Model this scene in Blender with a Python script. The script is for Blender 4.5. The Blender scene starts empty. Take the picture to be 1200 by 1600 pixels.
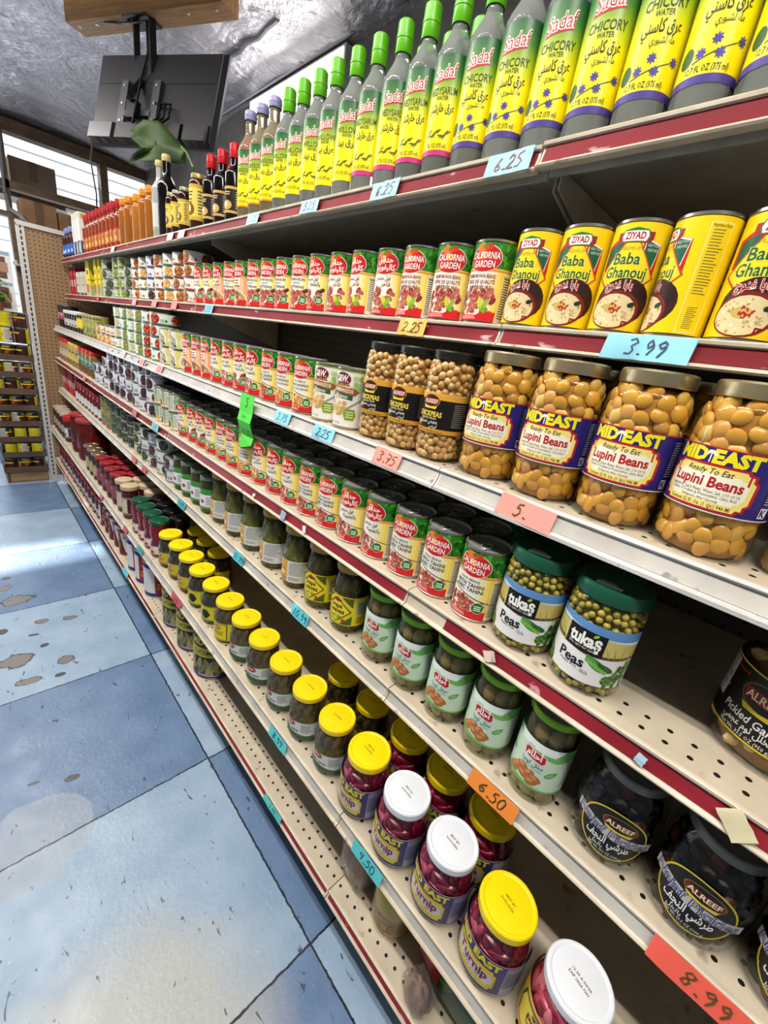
import bpy, bmesh, math, random, unicodedata
from mathutils import Matrix, Vector
PI = math.pi; R = math.radians
sc = bpy.context.scene
COL = sc.collection

# ------------------------------------------------------------------ camera, world, lamps, exposure
cam = bpy.data.cameras.new('camera'); camo = bpy.data.objects.new('camera', cam); COL.objects.link(camo)
cam.sensor_fit = 'HORIZONTAL'; cam.sensor_width = 36.0; cam.lens = 645.72 / 1200 * 36; cam.clip_start = 0.01
CAMZ = 1.344
camo.matrix_world = Matrix(((0.71857, 0.14354, -0.68049, 0), (-0.67964, 0.35267, -0.64328, 0),
                            (0.14765, 0.92473, 0.35096, CAMZ), (0, 0, 0, 1)))
sc.camera = camo
vs = sc.view_settings; sc.display_settings.display_device = 'sRGB'
vs.view_transform = 'Standard'; vs.look = 'None'; vs.gamma = 1.0; vs.use_curve_mapping = False
vs.exposure = -0.22
sc.cycles.use_denoising = True
sc.cycles.max_bounces = 10; sc.cycles.transparent_max_bounces = 16; sc.cycles.transmission_bounces = 8
sc.cycles.diffuse_bounces = 3; sc.cycles.glossy_bounces = 4
sc.cycles.caustics_reflective = False; sc.cycles.caustics_refractive = False
sc.cycles.sample_clamp_indirect = 6.0

w = bpy.data.worlds.new('daylight'); sc.world = w; w.use_nodes = True
bg = w.node_tree.nodes['Background']
bg.inputs[0].default_value = (0.86, 0.93, 1.0, 1); bg.inputs[1].default_value = .3

def area(name, loc, sx, sy, power, col, rot=(0, 0, 0)):
    l = bpy.data.lights.new(name, 'AREA'); l.shape = 'RECTANGLE'; l.size = sx; l.size_y = sy
    l.energy = power; l.color = col
    o = bpy.data.objects.new(name, l); o.location = loc; o.rotation_euler = rot; COL.objects.link(o); return o
WARM = (1.0, 0.95, 0.87)
# twin-tube fluorescent strips over the aisle, running the length of the shop
for k, y in enumerate((-0.55, 0.85, 2.25, 3.65)):
    for dx in (-0.06, 0.06):
        area('fluorescent_tube_light', (-0.2 + dx, y, 2.63), 0.035, 1.2, 17 if k < 2 else 16, WARM)
        area('fluorescent_tube_uplight', (-0.2 + dx, y, 2.64), 0.035, 1.2, 9, WARM, (PI, 0, 0))   # bare tubes shine upwards too
# strip lamp along the top of the right-hand wall behind the shelves
area('wall_light_panel', (1.49, 2.67, 2.54), 0.3, 0.95, 5, (1.0, 0.98, 0.95), (0, R(70), 0))

# added lamp outside the far window's lower panes, lifting daylight on the ceiling
area('window_daylight', (0.35, 5.85, 1.2), 2.2, 1.3, 50, (0.86, 0.93, 1.0), (R(-90 - 22), 0, 0))  # added lamp to brighten the ceiling, not the window's own daylight

# ------------------------------------------------------------------ materials
def lin(h):
    h = h.lstrip('#'); c = [int(h[i:i + 2], 16) / 255 for i in (0, 2, 4)]
    return tuple((x / 12.92 if x <= .04045 else ((x + .055) / 1.055) ** 2.4) for x in c)
MATS = {}
def mat(col, rough=.45, metal=0.0, spec=.5, emit=0, key=None):
    k = key or (col, rough, metal, spec, emit)
    if k in MATS: return MATS[k]
    m = bpy.data.materials.new(str(col).strip('#')); m.use_nodes = True
    b = m.node_tree.nodes['Principled BSDF']; c = lin(col)
    b.inputs['Base Color'].default_value = (*c, 1); b.inputs['Roughness'].default_value = rough
    b.inputs['Metallic'].default_value = metal; b.inputs['Specular IOR Level'].default_value = spec
    if emit:
        b.inputs['Emission Color'].default_value = (*c, 1); b.inputs['Emission Strength'].default_value = emit
    MATS[k] = m; return m
def nodes(m): return m.node_tree.nodes, m.node_tree.links
def noisy(name, c1, c2, scale=20, rough=.5, metal=0., bump=0., detail=6, lo=.4, hi=.6, stretch=(1, 1, 1), c3=None, lo3=.62, hi3=.7, scale3=60, spec=.5):
    m = bpy.data.materials.new(name); m.use_nodes = True; n, l = nodes(m); b = n['Principled BSDF']
    tc = n.new('ShaderNodeTexCoord'); mp = n.new('ShaderNodeMapping'); mp.inputs['Scale'].default_value = stretch
    l.new(tc.outputs['Object'], mp.inputs[0])
    t = n.new('ShaderNodeTexNoise'); t.inputs['Scale'].default_value = scale; t.inputs['Detail'].default_value = detail
    l.new(mp.outputs[0], t.inputs['Vector'])
    cr = n.new('ShaderNodeValToRGB'); e = cr.color_ramp.elements
    e[0].position = lo; e[1].position = hi; e[0].color = (*lin(c1), 1); e[1].color = (*lin(c2), 1)
    l.new(t.outputs[0], cr.inputs[0]); out = cr.outputs[0]
    if c3:
        t3 = n.new('ShaderNodeTexNoise'); t3.inputs['Scale'].default_value = scale3; t3.inputs['Detail'].default_value = 8
        l.new(mp.outputs[0], t3.inputs['Vector'])
        r3 = n.new('ShaderNodeValToRGB'); r3.color_ramp.elements[0].position = lo3; r3.color_ramp.elements[1].position = hi3
        l.new(t3.outputs[0], r3.inputs[0])
        mx = n.new('ShaderNodeMix'); mx.data_type = 'RGBA'
        l.new(r3.outputs[0], mx.inputs[0]); l.new(out, mx.inputs[6]); mx.inputs[7].default_value = (*lin(c3), 1); out = mx.outputs[2]
    l.new(out, b.inputs['Base Color']); b.inputs['Roughness'].default_value = rough; b.inputs['Metallic'].default_value = metal
    b.inputs['Specular IOR Level'].default_value = spec
    if bump:
        bp = n.new('ShaderNodeBump'); bp.inputs['Strength'].default_value = bump; bp.inputs['Distance'].default_value = .01
        l.new(t.outputs[0], bp.inputs['Height']); l.new(bp.outputs[0], b.inputs['Normal'])
    return m
def thin_glass(name, tint='#ffffff', ior=1.45, rough=.02):
    m = bpy.data.materials.new(name); m.use_nodes = True; n, l = nodes(m); n.remove(n['Principled BSDF'])
    t = n.new('ShaderNodeBsdfTransparent'); t.inputs[0].default_value = (*lin(tint), 1)
    g = n.new('ShaderNodeBsdfGlossy'); g.inputs['Roughness'].default_value = rough
    lw = n.new('ShaderNodeLayerWeight'); lw.inputs[0].default_value = .5
    pw = n.new('ShaderNodeMath'); pw.operation = 'POWER'; l.new(lw.outputs['Facing'], pw.inputs[0]); pw.inputs[1].default_value = 4.0
    f = n.new('ShaderNodeMath'); f.operation = 'MULTIPLY_ADD'; l.new(pw.outputs[0], f.inputs[0]); f.inputs[1].default_value = .75; f.inputs[2].default_value = ((ior - 1) / (ior + 1)) ** 2
    mx = n.new('ShaderNodeMixShader'); l.new(f.outputs[0], mx.inputs[0]); l.new(t.outputs[0], mx.inputs[1]); l.new(g.outputs[0], mx.inputs[2])
    l.new(mx.outputs[0], n['Material Output'].inputs[0]); return m
def liquid_glass(name, tint, ior=1.34):
    m = bpy.data.materials.new(name); m.use_nodes = True; b = m.node_tree.nodes['Principled BSDF']
    b.inputs['Base Color'].default_value = (*lin(tint), 1); b.inputs['Roughness'].default_value = .0
    b.inputs['Transmission Weight'].default_value = .80; b.inputs['IOR'].default_value = ior; return m
GLASS = thin_glass('jar_glass', '#fbfdfb'); GLASSG = thin_glass('olive_glass', '#e8eddc')
WRAP = thin_glass('plastic_wrap', '#f6f6f2', 1.25, .22)
TIN = mat('#b9b7ae', .28, 1.0); TIND = mat('#8a897e', .5, .15); GOLD = mat('#b9ab86', .28, .9); STEEL = mat('#b4b4b2', .32, .6)
BLACKP = mat('#0e0d0d', .35)

# ------------------------------------------------------------------ mesh helpers
class MB:
    def __init__(s): s.v = []; s.f = []; s.m = []; s.mats = []
    def mi(s, m):
        if m not in s.mats: s.mats.append(m)
        return s.mats.index(m)
    def add(s, vs, fs, m):
        b = len(s.v); i = s.mi(m); s.v += [tuple(v) for v in vs]
        for f in fs: s.f.append([b + k for k in f]); s.m.append(i)
    def box(s, x0, y0, z0, x1, y1, z1, m, M=None):
        vs = [(x, y, z) for x in (x0, x1) for y in (y0, y1) for z in (z0, z1)]
        if M: vs = [M @ Vector(v) for v in vs]
        s.add(vs, [(0, 1, 3, 2), (4, 6, 7, 5), (0, 4, 5, 1), (2, 3, 7, 6), (0, 2, 6, 4), (1, 5, 7, 3)], m)
    def lathe(s, prof, m, n=40, M=None, sx=1, sy=1):
        vs = []; fs = []; rings = []
        for r, z in prof:
            if r < 1e-6: rings.append([len(vs)]); vs.append((0, 0, z))
            else:
                rings.append(list(range(len(vs), len(vs) + n)))
                vs += [(-r * sx * math.cos(2 * PI * k / n), -r * sy * math.sin(2 * PI * k / n), z) for k in range(n)]
        for a, b in zip(rings, rings[1:]):
            for k in range(n):
                k2 = (k + 1) % n
                if len(a) == 1 and len(b) == 1: continue
                if len(a) == 1: fs.append((a[0], b[k2], b[k]))
                elif len(b) == 1: fs.append((a[k], a[k2], b[0]))
                else: fs.append((a[k], a[k2], b[k2], b[k]))
        if M: vs = [M @ Vector(v) for v in vs]
        s.add(vs, fs, m)
    def ellipsoid(s, c, rx, ry, rz, m, rot=None, nu=8, nv=5):
        vs = [(0, 0, -1)]; fs = []
        for j in range(1, nv):
            t = PI * j / nv
            for i in range(nu): vs.append((math.sin(t) * math.cos(2 * PI * i / nu), math.sin(t) * math.sin(2 * PI * i / nu), -math.cos(t)))
        vs.append((0, 0, 1)); L = len(vs) - 1
        for i in range(nu):
            i2 = (i + 1) % nu; fs.append((0, 1 + i2, 1 + i)); fs.append((L, 1 + (nv - 2) * nu + i, 1 + (nv - 2) * nu + i2))
            for j in range(nv - 2): a = 1 + j * nu; fs.append((a + i, a + i2, a + nu + i2, a + nu + i))
        out = []
        for v in vs:
            p = Vector((v[0] * rx, v[1] * ry, v[2] * rz))
            if rot: p = rot @ p
            out.append(p + Vector(c))
        s.add(out, fs, m)
    def tube(s, pts, r, m, n=8, caps=True):
        pts = [Vector(p) for p in pts]; vs = []; fs = []; up = Vector((.13, .31, .94)).normalized()
        for i, p in enumerate(pts):
            d = (pts[min(i + 1, len(pts) - 1)] - pts[max(i - 1, 0)]).normalized()
            a = d.cross(up); a = a.normalized() if a.length > 1e-4 else d.orthogonal().normalized(); b = d.cross(a)
            rr = r[i] if isinstance(r, (list, tuple)) else r
            vs += [p + rr * (math.cos(2 * PI * k / n) * a + math.sin(2 * PI * k / n) * b) for k in range(n)]
        for i in range(len(pts) - 1):
            for k in range(n): k2 = (k + 1) % n; fs.append((i * n + k, i * n + k2, i * n + n + k2, i * n + n + k))
        if caps: fs.append(tuple(range(n - 1, -1, -1))); fs.append(tuple(range((len(pts) - 1) * n, len(pts) * n)))
        s.add(vs, fs, m)
    def extrude_y(s, prof, y0, y1, m, close=True):
        n = len(prof); vs = [(x, y0, z) for x, z in prof] + [(x, y1, z) for x, z in prof]
        fs = [(i, (i + 1) % n, n + (i + 1) % n, n + i) for i in range(n if close else n - 1)]
        if close: fs.append(tuple(range(n - 1, -1, -1))); fs.append(tuple(range(n, 2 * n)))
        s.add(vs, fs, m)
    def mesh(s, name, smooth=35):
        me = bpy.data.meshes.new(name); me.from_pydata(s.v, [], s.f)
        for m in s.mats: me.materials.append(m)
        me.polygons.foreach_set('material_index', s.m)
        if smooth:
            me.polygons.foreach_set('use_smooth', [True] * len(me.polygons)); me.update()
            me.set_sharp_from_angle(angle=R(smooth))
        me.update(); return me

def link(name, me, parent=None, loc=None, rz=0):
    o = bpy.data.objects.new(name, me); COL.objects.link(o)
    if parent: o.parent = parent
    if loc is not None: o.location = loc
    if rz: o.rotation_euler = (0, 0, rz)
    return o
def tag(o, label, cat, group=None, kind=None):
    o['label'] = label; o['category'] = cat
    if group: o['group'] = group
    if kind: o['kind'] = kind
    return o
def empty(name, loc, label, cat, group=None, rz=0):
    o = bpy.data.objects.new(name, None); o.empty_display_size = .02; COL.objects.link(o); o.location = loc; o.rotation_euler = (0, 0, rz)
    return tag(o, label, cat, group)
def struct(name, mb, smooth=0):
    o = link(name, mb.mesh(name, smooth)); o['kind'] = 'structure'; return o

# ------------------------------------------------------------------ printed labels: flat art in millimetres wrapped round a cylinder
_FORMS = {}
for cp in range(0xFE80, 0xFEFD):
    d = unicodedata.decomposition(chr(cp)).split()
    if len(d) == 2 and d[0][0] == '<': _FORMS.setdefault(int(d[1], 16), {})[d[0].strip('<>')] = chr(cp)
def ar(s):
    out = []
    for i, ch in enumerate(s):
        f = _FORMS.get(ord(ch))
        if not f: out.append(ch); continue
        prev = i > 0 and 'initial' in _FORMS.get(ord(s[i - 1]), {}); nxt = 'initial' in f and i + 1 < len(s) and ord(s[i + 1]) in _FORMS and 'final' in _FORMS[ord(s[i + 1])]
        k = 'medial' if prev and nxt else 'final' if prev else 'initial' if nxt else 'isolated'
        out.append(f.get(k) or f.get('isolated') or ch)
    return ''.join(reversed(out))
_TX = {}
def text_mesh(s, bold):
    k = (s, bold)
    if k in _TX: return _TX[k]
    c = bpy.data.curves.new('t', 'FONT'); c.body = s; c.resolution_u = 1 if len(s) > 14 else 2; c.offset = bold
    o = bpy.data.objects.new('t', c); COL.objects.link(o)
    dg = bpy.context.evaluated_depsgraph_get(); me = bpy.data.meshes.new_from_object(o.evaluated_get(dg))
    vs = [(v.co.x, v.co.y) for v in me.vertices]; fs = [tuple(p.vertices) for p in me.polygons]
    bpy.data.objects.remove(o); bpy.data.curves.remove(c); bpy.data.meshes.remove(me)
    _TX[k] = (vs, fs); return _TX[k]
SEG = 64
class Art:
    """ops drawn in mm: x along the wrap (0 = front, + to the viewer's right), y upwards from the label's foot"""
    def __init__(s, r, h, z0, base, u0=None, u1=None):
        s.r = r; s.h = h; s.z0 = z0; s.mb = MB(); s.C = 2 * PI * r * 1000
        s.rect(-s.C / 2 if u0 is None else u0, 0, s.C / 2 if u1 is None else u1, h * 1000, base, 0)
    def _put(s, vs, fs, m, k):
        if isinstance(m, str): m = mat(m, .42, 0, .32)
        du = s.C / SEG; xs = [v[0] for v in vs]; bm = bmesh.new()
        bv = [bm.verts.new((v[0], v[1], 0)) for v in vs]
        for f in fs:
            try: bm.faces.new([bv[i] for i in f])
            except ValueError: pass
        a = math.floor(min(xs) / du) + 1
        while a * du < max(xs) - 1e-4:
            if a * du > min(xs) + 1e-4:
                bmesh.ops.bisect_plane(bm, geom=bm.verts[:] + bm.edges[:] + bm.faces[:], plane_co=(a * du, 0, 0), plane_no=(1, 0, 0), dist=1e-5)
            a += 1
        bm.verts.index_update(); r = s.r + .0002 + k * .00009; out = []
        for v in bm.verts:
            p = v.co.x / 1000 / s.r; out.append((-r * math.cos(p), -r * math.sin(p), s.z0 + v.co.y / 1000))
        s.mb.add(out, [[v.index for v in f.verts] for f in bm.faces], m); bm.free()
    def rect(s, x0, y0, x1, y1, m, k=1): s._put([(x0, y0), (x1, y0), (x1, y1), (x0, y1)], [(0, 1, 2, 3)], m, k)
    def ell(s, cx, cy, rx, ry, m, k=2, rot=0, n=20):
        c, sn = math.cos(rot), math.sin(rot)
        s._put([(cx + rx * math.cos(t) * c - ry * math.sin(t) * sn, cy + rx * math.cos(t) * sn + ry * math.sin(t) * c) for t in [2 * PI * i / n for i in range(n)]], [tuple(range(n))], m, k)
    def poly(s, pts, m, k=2): s._put(pts, [tuple(range(len(pts)))], m, k)
    def txt(s, t, cx, cy, h, m, k=4, bold=0.0, shear=0.0, maxw=None, rot=0, arabic=False, sq=1.0):
        if arabic: t = ar(t)
        vs, fs = text_mesh(t, bold)
        if not vs: return
        xs = [v[0] for v in vs]; ys = [v[1] for v in vs]; w = (max(xs) - min(xs)); mx = (max(xs) + min(xs)) / 2; my = (max(ys) + min(ys)) / 2 if arabic else .345
        sc_ = h / .7; sx = sc_ * sq
        if maxw and w * sx > maxw: sx = maxw / w
        c, sn = math.cos(rot), math.sin(rot); out = []
        for x, y in vs:
            yy = (y - my) * sc_; xx = (x - mx) * sx + shear * yy; out.append((cx + xx * c - yy * sn, cy + xx * sn + yy * c))
        s._put(out, fs, m, k)
    def lines(s, x0, y0, x1, y1, n, m, k=3, seed=0):
        rn = random.Random(seed); d = (y1 - y0) / n
        for i in range(n):
            y = y1 - d * (i + .5)
            s.rect(x0, y - d * .2, x1 - rn.random() * (x1 - x0) * .35, y + d * .2, m, k)
    def beans(s, x0, y0, x1, y1, n, cols, rx, ry, seed=1, k=2, edge=None, clip=None):
        rn = random.Random(seed)
        for i in range(n):
            x = rn.uniform(x0, x1); y = y1 - (y1 - y0) * (i + rn.random()) / n
            if clip and not clip(x, y): continue
            a = rn.uniform(0, PI); q = rn.uniform(.85, 1.15); kk = k + .9 * i / n
            if edge: s.ell(x, y, rx * q * 1.18, ry * q * 1.22, edge, kk, a, 10)
            s.ell(x, y, rx * q, ry * q, rn.choice(cols), kk + .25, a, 10)
            s.ell(x - rx * .25, y + ry * .3, rx * q * .35, ry * q * .3, rn.choice(cols), kk + .4, a, 7)
    def done(s, name): return s.mb.mesh(name, 40)

# ------------------------------------------------------------------ products: prototypes of meshes shared by every copy
P = {}
def proto(kind, name, cat, parts): P[kind] = (name, cat, parts)
def M1(fn, name, smooth=35):
    b = MB(); fn(b); return b.mesh(name, smooth)
def can_parts(r, h, label, tin=None, tab=True, tag_='can'):
    tin = tin or TIN
    body = M1(lambda b: b.lathe([(0, 0), (r - .002, 0), (r + .0006, .0008), (r + .0006, .0035), (r - .0008, .0045), (r - .0008, h - .0045), (r + .0006, h - .0035), (r + .0006, h - .0005), (r - .0006, h)], tin, 48), tag_ + '_body')
    def lidf(b):
        b.lathe([(r - .0006, h), (r - .002, h - .0002), (r - .0032, h - .0042), (r * .84, h - .0042), (r * .8, h - .0034), (r * .76, h - .0042), (r * .62, h - .0038), (r * .6, h - .0042), (0, h - .0042)], TIND, 40)
    parts = [('body', body, None, []), ('label', label, None, [])]
    lid = M1(lidf, tag_ + '_lid'); subs = []
    if tab:
        def tabf(b):
            pts = [(-.25 * r + .0095 * math.cos(t) * 1.25, .0075 * math.sin(t), h - .0022) for t in [2 * PI * i / 18 for i in range(19)]]
            b.tube(pts, .0011, STEEL, 6); b.box(-.25 * r - .021, -.004, h - .0036, -.25 * r - .010, .004, h - .0022, STEEL)
            b.lathe([(0, h - .0016), (.002, h - .0022), (.0022, h - .004)], STEEL, 10, Matrix.Translation((-.25 * r - .0165, 0, 0)))
        subs = [('pull_tab', M1(tabf, tag_ + '_tab'))]
    parts.append(('lid', lid, None, subs)); return parts

# -- long shelf cans with green tops (bean cans)
def cg_label(v, r=.0365, h=.122):
    z0 = .0048; H = h - .0096; a = Art(r, H, z0, '#f4eee0'); Hm = H * 1000; rn = random.Random(len(v) * 7 + 1)
    top = '#2c7d1f'; peach = v == 'hummus'
    for side, u0 in ((0, 0), (1, a.C / 2)):
        for i, c in enumerate(('#f6ecc4', '#f5e49a', '#f5dc70', '#f3cf4d')): a.rect(u0 + 13 + i * 6, 8, u0 + 19 + i * 6, Hm - 38, '#f2a070' if peach and i > 1 else c if not peach else '#f3c3a0', 1)
        if peach: a.rect(u0 - 30, 8, u0 + 13, Hm - 60, '#f1b392', 1)
        a.rect(u0 - 57, Hm - 36, u0 + 57.4, Hm, top, 1)
        for i in range(34):
            a.ell(u0 + rn.uniform(-52, 54), Hm - rn.uniform(2, 32), rn.uniform(4, 9), rn.uniform(1.6, 3.6), rn.choice(['#1c5c14', '#3f9a2a', '#57b03a', '#12460f']), 2 + i * .01, rn.uniform(0, PI), 8)
        a.rect(u0 - 57, Hm - 40, u0 + 57.4, Hm - 35.4, '#d8973a', 2.6); a.rect(u0 - 57, Hm - 37, u0 + 57.4, Hm - 36, '#f0cf7a', 2.8)
        if v == 'tahini' or v == 'chick':
            a.poly([(u0 - 31, 45), (u0 + 46, 27), (u0 + 46, 28.4), (u0 - 31, 46.6)], '#2b1a16', 3)
        cols = ['#a2443a', '#b85c48', '#8a2f28', '#c07058'] if v != 'chick' else ['#e7b24c', '#c98a2b', '#f0c86b', '#a35a2a']
        if peach:
            a.ell(u0 + 2, 24, 36, 17, '#f3e6d0', 2, -.35); a.ell(u0 + 2, 25, 31, 13.5, '#b98f66', 3, -.35); a.ell(u0, 26, 17, 7, '#7a3a22', 3.4, -.35)
            for i in range(12): a.ell(u0 + rn.uniform(-18, 16), rn.uniform(18, 33), 3.2, 2.4, rn.choice(['#d7b58a', '#93552f', '#e6d0ac']), 3.7, rn.uniform(0, 3), 8)
        else:
            a.beans(u0 - 30, 7, u0 + 27, 46 if v != 'recipe' else 40, 36, cols, 6.6, 3.9, 3 + side, 2, '#f0d3b8', (lambda x, y: True) if v in ('premium', 'recipe') else (lambda x, y: y < 41 - (x - u0 + 30) * .25))
        a.rect(u0 - 34, 0, u0 + 34, 8.5, '#d3201f', 3.6); a.poly([(u0 + 2, 8), (u0 + 34, 8), (u0 + 34, 15), (u0 + 10, 13)], '#d3201f', 3.55)
        a.lines(u0 - 28, 2, u0 + 4, 7.5, 2, '#f7d9d2', 4.2, 4)
        if v == 'premium':
            a.ell(u0 + 6, 26, 4.2, 8.5, '#d7d437', 4, .3); a.ell(u0 + 14, 24, 3.8, 8.5, '#8fc23a', 4, -.45); a.ell(u0 + 12, 17, 3.6, 6.5, '#6db52c', 4.1, .9)
        elif not peach:
            a.ell(u0 + 20, 21, 10, 10, '#f1efe2', 4.0); a.ell(u0 + 20, 21, 9.4, 9.4, '#1f6b2a', 4.2); 
            for q in (-4, -.6, 2.8): a.rect(u0 + 14.5, 20 + q, u0 + 25.5, 22 + q, '#cfe6c4', 4.6)
            if v == 'recipe': a.ell(u0 + 26, 42, 7.5, 4.4, '#3a2a24', 3.6, .5); a.ell(u0 + 24.5, 43.5, 4.5, 1.5, '#6a544a', 3.9, .5)
        # emblem
        cy = Hm - 22
        a.ell(u0 - 1, cy, 28.5, 19.5, '#f2efe6', 3); a.ell(u0 - 1, cy - .3, 27.6, 18.8, '#c6211d', 3.3)
        a.ell(u0 - 8, cy + 14.5, 10, 6, '#e8702a', 3.6); a.ell(u0 + 3, cy + 15.5, 8, 4.5, '#d5371f', 3.7); a.ell(u0 - 3, cy + 17, 5, 2.2, '#2f8a2a', 4, .5)
        a.ell(u0 - 3.6, cy + 3.6, 5.2, 5.0, '#f39a23', 3.8)
        if side == 0:
            a.txt('CALIFORNIA', u0 - 1, cy + 4, 9.5, '#fffaf2', 4.6, .012, maxw=49); a.txt('GARDEN', u0 - 1, cy - 8, 9.5, '#fffaf2', 4.6, .012, maxw=37)
            T = dict(premium=(('PREMIUM FAVA BEANS', 5.2, '#8a2f2a'), ('FÈVES DE QUALITÉ', 5.2, '#8a2f2a'), ('SUPÉRIEURE', 5.2, '#8a2f2a')),
                     recipe=(('EGYPTIAN RECIPE', 5.4, '#3a3a38'), ('RECETTE', 3.6, '#777'), ('ÉGYPTIENNE', 5.4, '#3a3a38')),
                     tahini=(('FAVA BEANS', 4.0, '#777777'), ('WITH TAHINI', 5.8, '#232323'), ('AVEC TAHINI', 5.8, '#232323')),
                     chick=(('FAVA BEANS', 4.0, '#777777'), ('WITH CHICKPEAS', 5.0, '#3a3a38'), ('AVEC POIS CHICHES', 4.2, '#3a3a38')),
                     hummus=())[v]
            if peach: a.lines(u0 - 24, Hm - 66, u0 + 20, Hm - 44, 3, '#8a5444', 4, 6)
            for i, (t, hh, c) in enumerate(T): a.txt(t, u0 - 2, Hm - 47 - i * 8.2, hh * 1.08, c if len(c) > 4 else '#777777', 4, .018, maxw=50)
        else:
            a.txt('حدائق', u0 - 1, cy + 5, 10, '#fffaf2', 4.6, .02, arabic=True, maxw=36); a.txt('كاليفورنيا', u0 - 1, cy - 8, 10, '#fffaf2', 4.6, .02, arabic=True, maxw=44)
            a.txt('فول مدمس', u0 - 2, Hm - 48, 8, '#8a2f2a' if v == 'premium' else '#222222', 4, .012, arabic=True, maxw=34)
            a.txt({'premium': 'فاخر', 'tahini': 'بالطحينة', 'recipe': 'بالخلطة'}.get(v, 'حمص'), u0 + 6, Hm - 59, 8, '#8a2f2a' if v == 'premium' else '#222222', 4, .012, arabic=True, maxw=30)
        a.rect(u0 + 36, 2, u0 + 55, Hm - 42, '#e6dfc4', 2.2); a.lines(u0 + 37.5, 6, u0 + 56, Hm - 46, 17, '#54503f', 3, 9)
        a.txt('Nutrition', u0 + 45, Hm - 46, 4, '#33302a', 3.6, .01, maxw=15)
    return a.done('bean_can_label_' + v)
for v in ('premium', 'recipe', 'tahini', 'chick', 'hummus'):
    proto('cg_' + v, 'bean_can', 'can', can_parts(.0365, .122, cg_label(v)))

# -- yellow dip cans
def baba_label(r=.0335, h=.13):
    H = h - .0096; a = Art(r, H, .0048, '#f7d40e'); Hm = H * 1000
    a.poly([(-34, Hm - 24), (-10, Hm - 11), (-10, 56), (-34, 70)], '#c9161c', 1); 
    a.poly([(-31, Hm - 27), (-12, Hm - 17), (-12, 62), (-31, 74)], '#155c3c', 1.5)
    a.poly([(34, Hm - 22), (12, Hm - 16), (12, 50), (34, 64)], '#c9161c', 1)
    a.poly([(33, Hm - 22), (14, Hm - 17), (14, 60), (29, 68)], '#f4efe2', 1.3); a.poly([(32, Hm - 24), (15, Hm - 19), (15, 66), (28.5, 72)], '#155c3c', 1.6)
    a.poly([(0, Hm - 10), (36, 62), (0, 30), (-36, 62)], '#b5461c', 1.9); a.poly([(0, Hm - 11), (33.5, 62), (0, 33), (-33.5, 62)], '#f2a93a', 2.1); a.poly([(0, Hm - 12), (32, 62), (0, 35), (-32, 62)], '#f9dc1c', 2.3)
    a.txt('READY TO EAT', 24, Hm - 24, 3, '#d8e6d8', 2.6, .0, maxw=14); a.txt('PURÉE FUMÉE', 24, Hm - 29, 3, '#d8e6d8', 2.6, 0, maxw=12)
    a.poly([(-17, Hm - 22), (17, Hm - 22), (21, Hm - 18), (21, Hm - 10), (-21, Hm - 10), (-21, Hm - 18)], '#a31318', 3)
    a.poly([(-14, Hm - 21), (14, Hm - 21), (16.5, Hm - 15), (14, Hm - 8), (0, Hm - 5.4), (-14, Hm - 8), (-16.5, Hm - 15)], '#1d7a46', 3.2)
    a.poly([(-13, Hm - 20), (13, Hm - 20), (15, Hm - 14.6), (13, Hm - 9), (-13, Hm - 9), (-15, Hm - 14.6)], '#f5f1e8', 3.5)
    a.txt('ZIYAD', 0, Hm - 14.2, 7.4, '#b3141b', 4, .03, maxw=23)
    a.txt('PREMIUM', 0, Hm - 28, 4.2, '#a3862a', 3, 0, maxw=24)
    for c, k, d in (('#f8e46a', 3.4, .045), ('#1b6236', 3.8, .02)):
        a.txt('Baba', -2, Hm - 39, 12.5, c, k, d, maxw=30 + d * 60); a.txt('Ghanouj', 0, Hm - 54, 12.5, c, k, d, maxw=48 + d * 60)
    a.ell(6, 33, 34, 27, '#3b1a14', 2.6); a.ell(22, 44, 17, 10, '#2d1512', 2.7, -.5)
    a.ell(0, 23, 30, 23, '#7d1f1a', 3); a.ell(-1, 22, 27, 20, '#e7d3a0', 3.3)
    rn = random.Random(3)
    for i in range(60):
        t = rn.uniform(0, 2 * PI); q = math.sqrt(rn.random()); a.ell(-1 + 25 * q * math.cos(t), 22 + 18 * q * math.sin(t), rn.uniform(1, 2.6), rn.uniform(.8, 2), rn.choice(['#f2e6c4', '#cdb274', '#ead8a6', '#b99a5c']), 3.6 + i * .004, rn.uniform(0, 3), 7)
    a.ell(-3, 25, 9, 6, '#cfae62', 4)
    for i in range(14): a.ell(-2 + rn.gauss(0, 4), 25 + rn.gauss(0, 2.6), 2.2, 1, '#b3221c', 4.2, rn.uniform(0, 3), 7)
    for i in range(9): a.ell(17 + rn.gauss(0, 3), 8 + rn.gauss(0, 2.6), 2.2, 1.2, '#8e1717', 4.2, rn.uniform(0, 3), 7)
    a.ell(19, 30, 4.5, 3, '#1c3320', 4.2, .4)
    for c, k, d in (('#f6efe2', 4.2, .06), ('#b8161c', 4.6, .02)): a.txt('بابا غنوج', -2, 50, 9, c, k, d, arabic=True, maxw=34)
    a.rect(46, 2, 70, Hm - 6, '#f1e4a0', 1.4); a.rect(47, 3, 69, Hm - 7, '#f7d40e', 1.6); a.lines(50, 42, 66, Hm - 12, 22, '#8a7a2a', 2, 5); a.lines(52, 6, 64, 30, 12, '#7a6c28', 2, 8)
    a.txt('Nutrition Facts', 58, Hm - 9, 3.6, '#2d2815', 2.4, .01, maxw=19)
    return a.done('dip_can_label')
proto('baba', 'dip_can', 'can', can_parts(.0335, .13, baba_label(), tab=False, tag_='dip_can'))

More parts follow.
